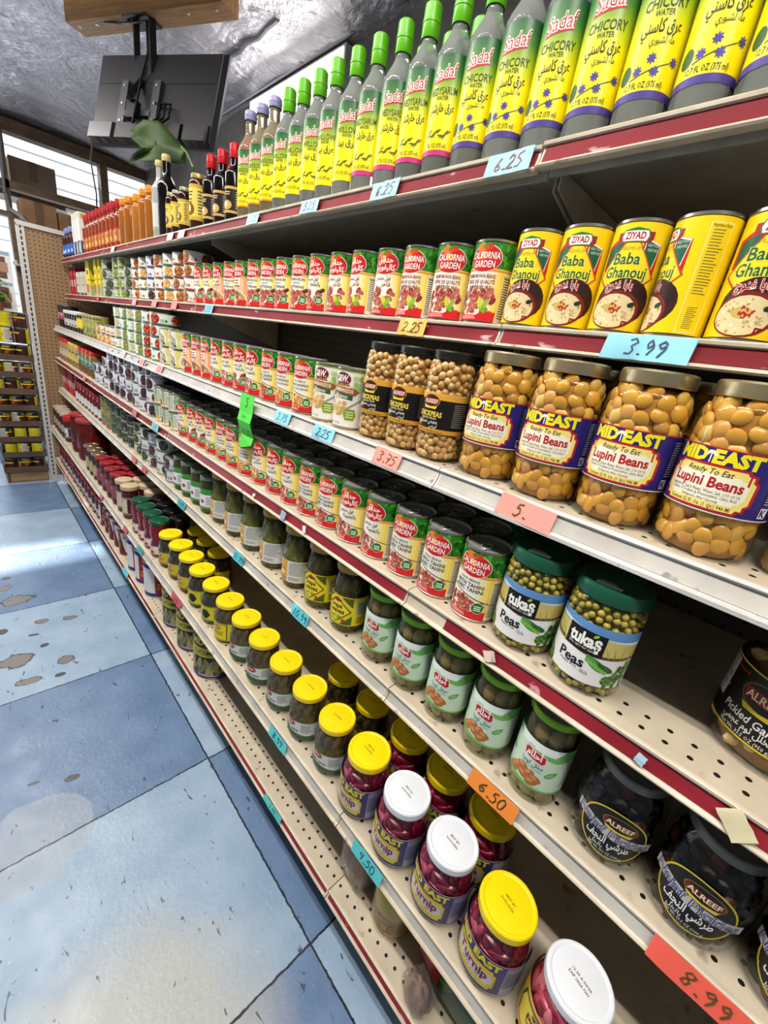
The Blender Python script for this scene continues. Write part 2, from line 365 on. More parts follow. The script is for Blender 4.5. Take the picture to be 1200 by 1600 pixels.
# -- white cans of chickpeas
def sw_label(r=.0365, h=.119):
    H = h - .0096; a = Art(r, H, .0048, '#ece9df'); Hm = H * 1000; rn = random.Random(5)
    for i in range(26):
        s = rn.choice((-1, 1)); a.ell(s * rn.uniform(26, 60), rn.uniform(70, Hm - 8), rn.uniform(4, 9), rn.uniform(3, 7), rn.choice(['#b9cf86', '#9dbd66', '#d3dfb4']), 1 + i * .02, rn.uniform(0, 3), 8)
    a.rect(-60, Hm - 3, 60, Hm, '#7ea23e', 1.6)
    a.poly([(-24, 66), (30, 62), (38, 70), (30, 76), (-24, 79)], '#9a5a2a', 2); a.poly([(-26, 58), (26, 53), (26, 63), (-26, 68)], '#2e5a34', 2.4)
    a.ell(0, Hm - 17, 20, 13.5, '#e9dfd2', 3); a.ell(0, Hm - 17, 19, 12.6, '#6d1526', 3.2); a.poly([(-19, Hm - 30), (19, Hm - 30), (15, Hm - 25), (-15, Hm - 25)], '#a8793c', 3.4)
    a.txt('S&W.', 0, Hm - 16, 13, '#f7f0e6', 4, .03, .18, maxw=29)
    a.txt('GARBANZOS', 2, 71.5, 7, '#f5e9d2', 3.4, .02, maxw=48, rot=-.06); a.txt('Organic', 0, 60.5, 7.2, '#f1eee2', 3.6, .01, .35, maxw=34, rot=-.1)
    for i in range(16): a.ell(-8 + rn.gauss(0, 9), 34 + rn.gauss(0, 7), 5.4, 5.2, rn.choice(['#e1bd7d', '#cfa35c', '#edd09a']), 2.6 + i * .03, 0, 12)
    a.poly([(8, 34), (44, 58), (46, 55), (12, 30)], '#9c9a94', 2.5); a.ell(2, 30, 15, 8, '#c3a25f', 2.5, .5)
    a.poly([(14, 14), (32, 14), (36, 24), (32, 36), (14, 36), (10, 24)], '#7c9a2d', 3.6)
    for q in (19, 24, 29): a.rect(15, q, 31, q + 2, '#d8e2a8', 3.9)
    a.txt('NET WT 15.5 OZ', -12, 6, 4, '#55524a', 3, 0, maxw=30)
    return a.done('chickpea_can_label')
proto('sw', 'chickpea_can', 'can', can_parts(.0365, .119, sw_label(), tag_='chickpea_can'))

# -- short flat cans in stacks; big dip cans; tall and squat cans
def small_label(key, r, h, base, food, band=None, txtc='#444444', word=None, top=None):
    H = h - .0052; a = Art(r, H, .0026, base); Hm = H * 1000; rn = random.Random(hash(key) % 97 if False else sum(map(ord, key)))
    n = 4; step = a.C / n; q = 1.35
    for j in range(n):
        u = -a.C / 2 + step * (j + .5) + 8; f = food
        a.ell(u - 14, Hm * .5, 15 * q, Hm * .46, f[0], 2)
        for i in range(24): a.ell(u - 14 + max(-17, min(17, rn.gauss(0, 9))), Hm * .5 + max(-.36, min(.36, rn.gauss(0, .22))) * Hm, 4.4, 3.2, rn.choice(f), 2.3 + i * .03, rn.uniform(0, 3), 8)
        if word: a.txt(word, u + 20, Hm * .72, Hm * .13, txtc, 3.5, .01, maxw=22)
        a.lines(u + 10, Hm * .2, u + 28, Hm * .5, 3, txtc, 3, j)
        a.ell(u + 29, Hm * .36, 4, Hm * .13, band or txtc, 3.3)
    if band: a.rect(-a.C / 2, 0, a.C / 2, Hm * .1, band, 2.9)
    if top: a.rect(-a.C / 2, Hm * .78, a.C / 2, Hm, top, 1.5)
    return a.done(key + '_label')
FOOD = dict(nut=['#8a4b22', '#b9733a', '#6a3216', '#d09a5c'], pea=['#c98f45', '#e0b163', '#a86e2a', '#efcf8c'], leaf=['#7d8a3c', '#a3ad5a', '#5a6a28', '#c2c683'], fig=['#2a1c24', '#4a2f3a', '#1a1218', '#6b4a52'],
            egg=['#3b2430', '#5c3a2a', '#8b5a35', '#25161c'], white=['#c9c3a0', '#e3ddc0', '#a8ac70', '#f0ead6'], dark=['#3c4a34', '#222a20', '#58604a', '#8a8f78'], red=['#a3281f', '#c94a33', '#7a1a16', '#d88a5c'])
for k, r, h, base, food, band, word, top in (
    ('nutcan', .0525, .0415, '#e8e2d6', 'nut', '#c23b22', None, None), ('peacan', .0525, .0415, '#ece9df', 'pea', '#2f6b3a', None, None), ('mixcan', .0525, .0415, '#dfe0e8', 'egg', '#6a4a8a', None, None),
    ('leafcan', .052, .0445, '#c9cba6', 'leaf', '#4d6a3a', None, '#9fae92'), ('greycan', .052, .0445, '#b9bdb4', 'dark', '#8a9a4a', None, None),
    ('greenbox', .052, .0435, '#dcebdc', 'white', '#2f8a55', None, None), ('whitebean', .052, .0435, '#e6e8e0', 'leaf', '#3d9a6a', None, None), ('radish', .052, .0435, '#e2efe4', 'red', '#1f7a4a', None, None), ('orangepea', .045, .041, '#efe6d2', 'pea', '#c9752a', None, None),
    ('figcan', .05, .0508, '#dcdae2', 'fig', '#8a88a8', None, None), ('figcan2', .05, .0508, '#d6d4da', 'egg', '#5a5a6a', None, None),
    ('tubwhite', .0505, .0495, '#d5d8d6', 'dark', '#6f8a7a', None, None), ('tubegg', .0505, .0495, '#d0cfd4', 'egg', '#7a7088', None, None), ('tublemon', .0505, .0495, '#cfccc2', 'dark', '#d8cf3a', None, None),
    ('tubdark', .0505, .0525, '#3a3a34', 'dark', '#b8b8a8', None, None), ('tubgreen', .0505, .0525, '#4f5f4a', 'dark', '#7a8a60', None, '#34483a'), ('tubolive', .0505, .0525, '#85876a', 'leaf', '#b84a3a', None, '#6a7a52')):
    proto(k, 'short_can', 'can', can_parts(r, h, small_label(k, r, h, base, FOOD[food], band, '#55524c', word, top), tab=False, tag_=k))
def plate_label(r=.0515, h=.062):
    H = h - .006; a = Art(r, H, .003, '#ece4c4'); Hm = H * 1000; rn = random.Random(8)
    for u0 in (-a.C / 4, a.C / 4 - a.C / 2 + a.C / 4, a.C / 4):
        a.rect(u0 + 30, 0, u0 + 52, Hm, '#d9d27a', 1); a.ell(u0, Hm * .36, 36, Hm * .52, '#f3efe4', 2); a.ell(u0, Hm * .36, 31, Hm * .42, '#b8b39a', 2.4)
        for i in range(22): a.ell(u0 + rn.gauss(0, 13), Hm * .36 + rn.gauss(0, 8), 5, 2.2, rn.choice(['#e9e4d0', '#8d8a70', '#cfcab2', '#5d6a48']), 2.8 + i * .02, rn.uniform(0, 3), 8)
        for i in range(7): a.ell(u0 + rn.uniform(-20, 10), Hm * .84 + rn.gauss(0, 3), 5, 1.6, '#8a1f3a', 3, rn.uniform(0, 3), 8)
        a.ell(u0 + 26, Hm * .14, 5, 5, '#3d5a3a', 3.4)
    return a.done('plate_can_label')
proto('platecan', 'wide_can', 'can', can_parts(.0515, .062, plate_label(), tab=False, tag_='wide_can'))
def green_label(r=.0375, h=.066):
    H = h - .006; a = Art(r, H, .003, '#8fa67e'); Hm = H * 1000
    for u0 in (-60, 0, 60):
        a.ell(u0 - 6, Hm * .3, 16, Hm * .3, '#ded8a8', 2); a.ell(u0 - 8, Hm * .3, 12, Hm * .22, '#4a2419', 2.5, -.2); a.ell(u0 + 12, Hm * .2, 9, 6, '#e3b23a', 2.6)
        a.rect(u0 + 18, 6, u0 + 34, Hm - 5, '#e6e6de', 2); a.lines(u0 + 20, 9, u0 + 34, Hm - 8, 7, '#6a6a64', 3, 2)
        a.ell(u0 - 6, Hm * .78, 14, 5, '#b9c9a2', 2.2)
    a.rect(-a.C / 2, 0, a.C / 2, 5, '#e2e2d6', 3.2)
    return a.done('green_can_label')
proto('greencan', 'dip_can', 'can', can_parts(.0375, .066, green_label(), tab=True, tag_='green_can'))
def tall_label(key, r, h, base, cols, words):
    H = h - .01; a = Art(r, H, .005, base); Hm = H * 1000; rn = random.Random(11)
    if key == 'cucumber':
        a.rect(-a.C / 2, 0, a.C / 2, 22, '#4a2f6a', 1); a.rect(-a.C / 2, Hm - 56, a.C / 2, Hm, '#3f2f2a', 1); a.rect(-a.C / 2, Hm - 88, a.C / 2, Hm - 52, '#c2b238', 1.5)
        for u0 in (-a.C / 4 - 40, 20, a.C / 4 + 80):
            a.txt('MID EAST', u0, Hm - 28, 26, '#d8c63a', 3, .03, maxw=120); a.txt('CUCUMBERS', u0, Hm - 70, 17, '#33301e', 3, .03, maxw=112)
            a.rect(u0 - 52, 20, u0 + 44, Hm - 90, '#241d12', 2)
            for i in range(14): a.ell(u0 - 4 + rn.uniform(-40, 38), rn.uniform(34, Hm - 104), 9, 28, rn.choice(['#7d7a4a', '#9a9560', '#5f5c34']), 2.4 + i * .03, rn.uniform(-.9, .5), 12)
            a.rect(u0 + 46, 20, u0 + 96, Hm - 90, '#b8b03c', 2); a.rect(u0 - 36, 8, u0 + 36, 12, '#cfc9e0', 3)
    else:
        blue = '#2b2f86' if key == 'blue' else '#7a2a24'
        a.rect(-a.C / 2, 0, a.C / 2, 14, blue, 1.5); a.rect(-a.C / 2, Hm - 26, a.C / 2, Hm - 6, blue, 1.5)
        for u0 in (-a.C / 4, a.C / 4):
            a.poly([(u0 - 60, 14), (u0 - 10, 14), (u0 - 34, Hm - 26), (u0 - 60, Hm - 26)], '#a32a2a' if key == 'blue' else '#5a2620', 2)
            for i in range(10): a.ell(u0 - 44 + rn.gauss(0, 8), 60 + rn.gauss(0, 26), 8, 6, rn.choice(['#7a2222', '#c46a4a', '#4a1a16']), 2.4 + i * .03, rn.uniform(0, 3), 9)
            a.rect(u0 + 4, 40, u0 + 26, 84, '#f4f4f0', 2); a.lines(u0 + 6, 44, u0 + 26, 82, 9, '#333333', 3, 3); a.lines(u0 - 20, Hm - 60, u0 + 34, Hm - 42, 2, blue, 3, 4)
    return a.done(key + '_can_label')
for key, r, h, base in (('cucumber', .076, .186, '#a8a03a'), ('blue', .0605, .17, '#dedede'), ('redcan', .0435, .155, '#d8d2cc')):
    proto(key, 'large_can', 'can', can_parts(r, h, tall_label(key, r, h, base, None, None), tin=mat('#6b675c', .35, .9), tab=False, tag_=key))

# ------------------------------------------------------------------ jars
def lid_mesh(r, z, h, m, name, n=44, emb=True, stamp=None):
    def f(b):
        b.lathe([(r - .0012, z), (r, z + .0008), (r + .0004, z + h * .25), (r, z + h - .0024), (r - .0016, z + h - .0004), (r - .0036, z + h), (r * .86, z + h - .0002), (r * .83, z + h - .0012), (r * .8, z + h - .0008), (0, z + h - .0006)], m, n)
        if stamp:
            for t, dy in stamp:
                vs_, fs_ = text_mesh(t, 0); mx = max(v[0] for v in vs_) / 2
                s = .0052; b.add([((y - .3) * s - dy, -(x - mx) * s * 1.0, z + h + .0002) for x, y in vs_], fs_, mat('#4a4526', .6))
    return M1(f, name)
def jar_shell(prof, m, name, n=44): return M1(lambda b: b.lathe(prof, m, n), name, 50)
def jar_prof(r, hb, rn, hn, base=.006):
    """straight-sided jar: body radius r up to hb, shoulder to neck radius rn, neck top hn"""
    return [(0, .002), (r * .8, .0005), (r * .93, .0012), (r, base), (r, hb - .004)] + [(rn + (r - rn) * math.cos(t) ** .8, hb + (hn - hb) * .75 * math.sin(t)) for t in (.25, .55, .85, 1.15, 1.4)] + [(rn, hb + (hn - hb) * .8), (rn, hn)]
def pack(r, z0, z1, n, fn, seed, gap):
    """throw n pieces against the inside of the glass, kept apart by gap"""
    rn = random.Random(seed); pts = []
    for _ in range(n * 12):
        if len(pts) >= n: break
        t = rn.uniform(0, 2 * PI); z = rn.uniform(z0, z1); rr = fn(z) if fn else r
        p = Vector((rr * math.cos(t), rr * math.sin(t), z))
        if all((p - q).length > gap for q, _ in pts): pts.append((p, t))
    return pts
def shape_r(prof):
    pr = sorted((z, r) for r, z in prof if r > .01)
    def g(z):
        for (za, ra), (zb, rb) in zip(pr, pr[1:]):
            if za <= z <= zb: return ra + (rb - ra) * (z - za) / max(zb - za, 1e-6)
        return pr[-1][1]
    return g
def inner(prof, d): return [(max(r - d, 0), z + (min(d, .0035) if i < 2 else 0)) for i, (r, z) in enumerate(prof) if z < prof[-1][1]] + [(0, prof[-1][1] - .004)]

# lupini bean jar
pr = jar_prof(.0475, .135, .037, .170)
LUP = [mat('#e0a53a', .3), mat('#d79a34', .3), mat('#e6b552', .3), mat('#d29544', .32)]
def lup(b):
    g = shape_r(pr); core = mat('#b07a2a', .5); b.lathe(inner(pr, .009), core, 32); rn = random.Random(4)
    for p, t in pack(0, .011, .160, 300, lambda z: g(z) - .0078, 5, .0122):
        rot = Matrix.Rotation(t, 3, 'Z') @ Matrix.Rotation(PI / 2 + max(-.3, min(.3, rn.gauss(0, .2))), 3, 'Y') @ Matrix.Rotation(max(-.3, min(.3, rn.gauss(0, .22))), 3, 'X') @ Matrix.Rotation(rn.uniform(0, 3), 3, 'Z')
        b.ellipsoid(p, .0106 * rn.uniform(.85, 1.1), .0096 * rn.uniform(.85, 1.1), .0044, rn.choice(LUP), rot, 12, 7)
def lup_label(r=.0475):
    a = Art(r, .066, .050, '#2a2272'); 
    a.rect(-150, 0, 150, 1.2, '#e9e2d2', 1); a.rect(-150, 64.8, 150, 66, '#c22a2a', 1)
    for u0 in (-99.5, 49.8 - 49.8, 99.5)[1:2]:
        pass
    for (x0, x1) in ((-41, 41),):
        notch = [(x0, 6), (x0 + 5, 6), (x0 + 7, 2), (x1 - 7, 2), (x1 - 5, 6), (x1, 6), (x1, 11), (x1 + 4, 14), (x1 + 4, 37), (x1, 40), (x1, 45), (x1 - 6, 46), (x1 - 8, 49), (x0 + 8, 49), (x0 + 6, 46), (x0, 45), (x0, 40), (x0 - 4, 37), (x0 - 4, 14), (x0, 11)]
        a.poly(notch, '#b81f2e', 2)
        cx, cy = 0, 25.5
        a.poly([(cx + (x - cx) * .93, cy + (y - cy) * .9) for x, y in notch], '#f5e27a', 2.4); a.poly([(cx + (x - cx) * .83, cy + (y - cy) * .62) for x, y in notch], '#f6f0d8', 2.7)
    a.txt('MID EAST', 0, 57, 13, '#f2e21c', 3.2, .055, maxw=88); a.ell(-7, 59, 3.4, 1.4, '#f4f0e4', 3.6, .6); a.ell(-1, 59, 3.4, 1.4, '#f4f0e4', 3.6, -.6); a.ell(-4, 61, 3.6, 1.3, '#f4f0e4', 3.65, 0); a.rect(-4.6, 50, -3.4, 60, '#f4f0e4', 3.6)
    a.txt('Ready To Eat', 0, 42, 6, '#3c2a10', 4, .005, .2, maxw=42); a.txt('Lupini Beans', 0, 31, 10.5, '#b3202c', 4, .03, maxw=66)
    a.txt('Ingredients: Lupini Beans, Water, Salt, 1/10 Of 1%', 0, 21.5, 3.4, '#3a332a', 4, 0, maxw=66); a.txt('Sorbate Of Sodium (a Preservative), Citric Acid.', 0, 17.5, 3.4, '#3a332a', 4, 0, maxw=64)
    a.txt('Refrigerate After Opening', 0, 13, 2.8, '#3a332a', 4, 0, .2, maxw=34); a.txt('Content 32 Fl. Oz. (1 Qt.) 946 Ml', 0, 7.5, 4, '#6a4a10', 4, .01, maxw=58)
    a.rect(56, 3, 82, 62, '#1e1a4a', 2); a.lines(58, 18, 84, 60, 15, '#b8b4d0', 3, 3); a.rect(57, 4, 67, 15, '#e8e8ee', 3); a.txt('K', 62, 9.5, 8, '#1e1a4a', 3.6, .03); a.rect(-82, 3, -56, 62, '#e9e6e0', 2); a.lines(-80, 8, -58, 58, 16, '#44424a', 3, 3)
    return a.done('lupini_label')
proto('lupini', 'bean_jar', 'jar', [('glass_jar', jar_shell(pr, GLASS, 'lupini_glass'), None, []), ('bean_filling', M1(lup, 'lupini_fill'), 'stuff', []), ('label', lup_label(), None, []), ('lid', lid_mesh(.0405, .165, .0165, GOLD, 'lupini_lid'), None, [])])

# chickpea jar
pr2 = jar_prof(.0385, .138, .031, .162)
CHK = [mat('#dcae68', .4), mat('#d2a058', .4), mat('#e4bc7c', .4), mat('#cc9a54', .4)]
def chk(b):
    g = shape_r(pr2); b.lathe(inner(pr2, .008), mat('#a0703a', .5), 32); rn = random.Random(6)
    for p, t in pack(0, .009, .154, 520, lambda z: g(z) - .0066, 7, .0088):
        b.ellipsoid(p, .0062, .0058, .0062, rn.choice(CHK), Matrix.Rotation(rn.uniform(0, 3), 3, 'X') @ Matrix.Rotation(rn.uniform(0, 3), 3, 'Z'), 10, 6)
def chk_label(r=.0385):
    a = Art(r, .063, .046, '#15110f', -121, 74); a.rect(-121, 53, 74, 63, '#e3a63a', 1); a.rect(-121, 0, 74, 7, '#d99a2e', 1); a.rect(-121, 7, 74, 8, '#15110f', 1.2)
    a.rect(-121, 62.3, 74, 63, '#f0d48a', 1.4)
    a.ell(-3, 50, 16.5, 10.5, '#c9a03c', 2); a.ell(-3, 50, 15.6, 9.8, '#4a1512', 2.3); a.poly([(-17, 46), (11, 46), (12, 53), (-18, 53)], '#a32020', 2.7); a.txt('ALREEF', -3, 49.6, 6.6, '#f2e6c8', 3.2, .02, maxw=26)
    a.poly([(-14, 38), (8, 38), (10, 43), (-3, 41), (-16, 43)], '#e9cf3a', 3); a.txt('CHICKPEAS', -3, 30, 8, '#ecd24a', 3, .035, maxw=46); a.txt('Garbanzo Beans', -3, 23.5, 3.6, '#e6d8a8', 3, .01, maxw=30)
    a.txt('حمص مسلوق', -4, 17.5, 6.6, '#e9e4d8', 3, .01, arabic=True, maxw=38); a.txt('أبيض', 8, 11, 5, '#e9e4d8', 3, .01, arabic=True, maxw=14)
    a.txt('NET WT 24 OZ (680 g) حمص', 0, 3.4, 3.2, '#5a3a10', 3, .01, maxw=52); a.ell(-24, 14, 5, 5, '#d99a2e', 2.6); a.lines(38, 12, 70, 50, 12, '#8a8478', 2, 3)
    return a.done('chickpea_jar_label')
proto('chickjar', 'chickpea_jar', 'jar', [('glass_jar', jar_shell(pr2, GLASS, 'chickpea_glass'), None, []), ('chickpea_filling', M1(chk, 'chickpea_fill'), 'stuff', []), ('label', chk_label(), None, []), ('lid', lid_mesh(.0335, .161, .0125, mat('#14110f', .3), 'chickpea_lid'), None, [])])

# pea jar
pr3 = jar_prof(.0455, .112, .0395, .136)
PEA = [mat('#a39030', .35), mat('#b59e3c', .35), mat('#928428', .35), mat('#c2aa46', .35)]
def peaf(b):
    g = shape_r(pr3); b.lathe(inner(pr3, .007), mat('#5a5c1c', .5), 32); rn = random.Random(8)
    for p, t in pack(0, .007, .126, 560, lambda z: g(z) - .0049, 9, .0078):
        b.ellipsoid(p, .0046, .0046, .0046, rn.choice(PEA), None, 8, 6)
def pea_label(r=.0455):
    a = Art(r, .084, .018, '#e9e8e6', -108, 100); rn = random.Random(4)
    a.rect(-108, 42, 100, 84, '#c9b96a', 1); a.poly([(-108, 70), (100, 70), (100, 84), (-108, 84)], '#5f8fc8', 1.3); a.poly([(-108, 64), (-40, 76), (20, 70), (100, 62), (100, 70), (-108, 72)], '#cfe0ee', 1.5)
    for i in range(50): x = rn.uniform(-90, 90); a.poly([(x, 44), (x + 1.6, 44), (x + rn.uniform(-9, 9), rn.uniform(56, 66))], rn.choice(['#8a9a3a', '#b8a84a', '#e3d694', '#6f8a34']), 1.8 + i * .005)
    a.poly([(-108, 38), (-60, 47), (0, 40), (60, 44), (100, 38), (100, 42), (60, 48), (0, 44), (-60, 51), (-108, 43)], '#5a3a2a', 2.2)
    a.rect(-28, 42, 20, 73, '#14100f', 3); a.txt('tukaş', -4, 60, 17, '#f4f2ec', 3.5, .04, maxw=40); a.ell(7, 69, 3.6, 1.8, '#9ac23a', 3.6, .7); a.txt('We care for nature', -4, 48, 4.4, '#e8e4dc', 3.5, .0, .2, maxw=38)
    a.txt('Peas', -13, 27, 14, '#1d1b18', 3.4, .025, maxw=34); a.txt('Petits Pois', -14, 17.5, 4, '#44423c', 3, .0, maxw=24); a.txt('بازلاء', 6, 15, 4.4, '#44423c', 3, .01, arabic=True)
    a.ell(18, 31, 16, 6.5, '#3f7a34', 2.6, -.5); a.ell(26, 29, 14, 5, '#2a5a26', 2.7, -.3); a.ell(12, 34, 11, 4, '#5a9a44', 2.8, -.7)
    for i in range(7): a.ell(6 + i * 4.0, 34 - i * 1.9, 2.8, 2.8, '#79b84e', 3, 0, 10)
    for i in range(120):
        s = rn.choice((-1, 1)); x = rn.uniform(30, 64); y = rn.uniform(2, min(40, 6 + (x - 26) * 1.2)); a.ell(s * x - (12 if s < 0 else 0), y, 3.2, 3.2, rn.choice(['#3f6e2c', '#5a8c3c', '#2c5220', '#78a452']), 2.4 + i * .004, 0, 9)
    return a.done('pea_label')
GREENL = mat('#0f4a34', .3)
proto('pea', 'pea_jar', 'jar', [('glass_jar', jar_shell(pr3, GLASS, 'pea_glass'), None, []), ('pea_filling', M1(peaf, 'pea_fill'), 'stuff', []), ('label', pea_label(), None, []),
      ('lid', M1(lambda b: (b.lathe([(.043, .131), (.0445, .132), (.0448, .145), (.043, .149), (.040, .150), (.038, .1485), (0, .1488)], GREENL, 44), b.box(-.030, -.012, .1490, -.022, .018, .1493, mat('#dfe6e0', .5)), b.box(-.019, -.004, .1490, -.016, .016, .1493, mat('#9fb8a8', .5))), 'pea_lid'), None, [])])

# pickled courgette jars (pale green label)
pr4 = jar_prof(.0395, .120, .034, .150)
ZUC = [mat('#a58a56', .3), mat('#967a48', .3), mat('#b4986a', .3), mat('#86683a', .3)]
def zuc(b):
    g = shape_r(pr4); b.lathe(inner(pr4, .009), mat('#5a4c22', .5), 32); rn = random.Random(2)
    for lv, z in enumerate((.028, .074, .118)):
        for k in range(8):
            t = 2 * PI * (k + .4 * lv) / 8 + rn.gauss(0, .06); rr = g(min(z, .115)) - .013 - (.003 if lv == 2 else 0)
            b.ellipsoid((rr * math.cos(t), rr * math.sin(t), z + rn.gauss(0, .003)), .0118, .0132, .0262 if lv < 2 else .019, rn.choice(ZUC), Matrix.Rotation(t, 3, 'Z') @ Matrix.Rotation(rn.gauss(0, .12), 3, 'X'), 14, 10)
def zuc_label(r=.0395):
    a = Art(r, .084, .028, '#c9dfc6', -92, 88); a.poly([(-92, 64), (-60, 80), (-20, 70), (30, 60), (88, 72), (88, 84), (-92, 84)], '#6fb05a', 1); a.poly([(-92, 0), (88, 0), (88, 5), (30, 3), (-30, 8), (-92, 4)], '#6fb85a', 1.2)
    a.poly([(-40, 84), (40, 84), (26, 70), (-26, 70)], '#e6efe6', 1.6)
    a.poly([(-15, 52), (12, 49), (17, 53), (16, 66), (-12, 69), (-17, 65)], '#e9e6e2', 3); a.poly([(-14, 53), (12, 50), (16, 54), (15, 65), (-12, 68), (-16, 64)], '#b51c2a', 3.3); a.txt('أحلام', 0, 59.5, 11, '#f8efe8', 3.8, .03, arabic=True, maxw=25)
    a.rect(-13, 72.4, -3, 73.6, '#55805a', 3); a.txt('مخلل كوسا', 0, 43, 7, '#3a6a8a', 3, .015, arabic=True, maxw=32); a.txt('Pickled Zucchini', 0, 36.5, 3.6, '#44756a', 3, .0, maxw=28)
    for x, y, q in ((-16, 20, .5), (-4, 16, -.3), (-22, 12, .1), (4, 24, .9), (10, 12, .3), (-8, 28, .2), (14, 20, -.4)): a.ell(x - 4, y, 9.5, 6.2, '#b06a34', 2.4 + y * .01, q); a.ell(x - 6, y + 2, 5, 2.6, '#cf9460', 2.7 + y * .01, q)
    a.ell(28, 36, 9, 4.6, '#5f9a4c', 2.6, .6); a.ell(28, 36, 7, 2.6, '#8cc070', 2.9, .6); a.ell(34, 41, 3, 1.4, '#3f7a34', 3, .6); a.ell(-42, 40, 9, 4.4, '#5f9a4c', 2.6, -.6)
    a.rect(46, 10, 78, 62, '#d3dfd3', 2); a.lines(48, 12, 78, 60, 16, '#6a746a', 3, 4); a.rect(58, 62, 72, 67, '#7a2222', 2.4)
    return a.done('zucchini_label')
LIME = mat('#7fbe22', .28, .3)
proto('zucchini', 'pickle_jar', 'jar', [('glass_jar', jar_shell(pr4, GLASSG, 'zucchini_glass'), None, []), ('pickle_filling', M1(zuc, 'zucchini_fill'), 'stuff', []), ('label', zuc_label(), None, []),
      ('lid', M1(lambda b: (b.lathe([(.036, .1462), (.0386, .1468), (.039, .1545), (.038, .1572), (.036, .1580), (.0346, .1572)], LIME, 44), b.lathe([(.0346, .1572), (.0335, .1562), (0, .1564)], mat('#8a908c', .45), 44), b.ellipsoid((-.006, .004, .1566), .011, .005, .0004, mat('#1f3a22', .4), Matrix.Rotation(.8, 3, 'Z'), 10, 4), b.ellipsoid((-.012, -.007, .1566), .006, .003, .0004, mat('#1f3a22', .4), Matrix.Rotation(-.4, 3, 'Z'), 10, 4)), 'zucchini_lid'), None, [])])

# grape-leaf jars (bulging jar, dark rolled leaves)
LEAFM = noisy('grape_leaf_roll', '#3a2c0c', '#6e5820', 60, .4, 0, .6, 5, .38, .66, (1, 1, .35)); LEAFD = noisy('grape_leaf_dark', '#231a08', '#473a14', 60, .4, 0, .6, 5, .38, .66, (1, 1, .35)); LEAFG = noisy('grape_leaf_green', '#4e4a16', '#878038', 50, .4, 0, .6, 5, .38, .66, (1, 1, .35))
def bulge(r, hb, rn, hn): return [(0, .002), (r * .78, .0005), (r * .9, .002), (r * .965, .008), (r, .024), (r, hb * .62), (r * .985, hb * .78), (r * .93, hb * .92), (rn + (r - rn) * .45, hb * 1.03), (rn + .001, hb * 1.09), (rn, hn)]
prg = bulge(.0425, .118, .0345, .152)
def roll(pr_, m):
    def f(b):
        g = shape_r(pr_); b.lathe(inner(pr_, .006), m, 32); rn = random.Random(3); top = pr_[-1][1] - .018
        for lv in range(3):
            z = .012 + (top - .012) * (lv + .5) / 3
            for k in range(11):
                t = 2 * PI * (k + lv * .5) / 11; rr = g(z) - .0095
                b.ellipsoid((rr * math.cos(t), rr * math.sin(t), z + rn.gauss(0, .002)), .0078, .0108, (top - .012) / 6.2 + .004, m, Matrix.Rotation(t, 3, 'Z') @ Matrix.Rotation(rn.gauss(0, .2), 3, 'X'), 10, 8)
    return f
def grapeA(r=.0425):
    a = Art(r, .060, .020, '#d9d9d6', -110, 84); a.rect(-30, 1, 6, 59, '#d6a03a', 1); a.rect(-110, 0, 84, 1.4, '#b8b8b2', 1.4)
    for i in range(3): a.ell(-12 + (i - 1) * 9, 36 - abs(i - 1) * 3, 6.5, 10, '#e9c87a', 2, (i - 1) * .5); a.ell(-12 + (i - 1) * 9, 36 - abs(i - 1) * 3, 4.4, 7.4, '#c8862a', 2.4, (i - 1) * .5)
    a.ell(-12, 24, 12, 6, '#f0d9a0', 2.2); a.txt('ورق عنب', -12, 9, 7, '#7a4a14', 3, .01, arabic=True, maxw=28)
    a.lines(12, 20, 60, 54, 9, '#70706c', 2, 3); a.lines(12, 6, 50, 15, 3, '#8a6a3a', 2, 6); a.txt('Grape Leaves', 34, 56, 3.6, '#3d4a2a', 3, .01, maxw=30)
    return a.done('grape_label_white')
def grapeB(r=.0425, h=.072):
    a = Art(r, h, .024, '#e0cc1c', -112, 84); a.poly([(0, 4), (36, 36), (0, 68), (-36, 36)], '#3f3a12', 1.4)
    for s in (-1, 1): a.poly([(s * 38, 2), (s * 10, 2), (s * 38, 26)], '#4d5a1e', 1.3); a.poly([(s * 38, 70), (s * 10, 70), (s * 38, 46)], '#4d5a1e', 1.3)
    a.poly([(0, 7), (32, 36), (0, 65), (-32, 36)], '#ecd828', 1.8); a.txt('Grape', -2, 47, 11, '#2d2a10', 3, .03, maxw=32); a.txt('Leaves', 0, 34, 11, '#2d2a10', 3, .03, maxw=40); a.txt('ورق عنب', 0, 20, 9, '#2d2a10', 3, .025, arabic=True, maxw=26); a.ell(0, 60, 12, 4, '#8a2a2a', 2.6); a.ell(18, 12, 4, 4, '#c02a22', 2.8)
    a.rect(46, 26, 80, 62, '#c9c6b0', 2); a.lines(48, 28, 80, 60, 12, '#55524a', 3, 3); a.lines(48, 6, 70, 22, 5, '#55451a', 3, 5)
    return a.done('grape_label_yellow')
OCHRE = mat('#b98a16', .3); YEL = mat('#f1d50a', .3); YELD = mat('#f5d010', .3)
def stampd(seed): return [('MFG 08/2023', -.003)] if seed else [('BEST BY', -.004), ('01/01/2026', .004)]
G1 = jar_shell(prg, GLASSG, 'grape_glass'); F1 = M1(roll(prg, LEAFG), 'grape_fill'); F2 = M1(roll(prg, LEAFM), 'grape_fill_b'); L1 = lid_mesh(.0385, .149, .016, OCHRE, 'grape_lid')
proto('grapewhite', 'grape_leaf_jar', 'jar', [('glass_jar', G1, None, []), ('leaf_filling', F1, 'stuff', []), ('label', grapeA(), None, []), ('lid', L1, None, [])])
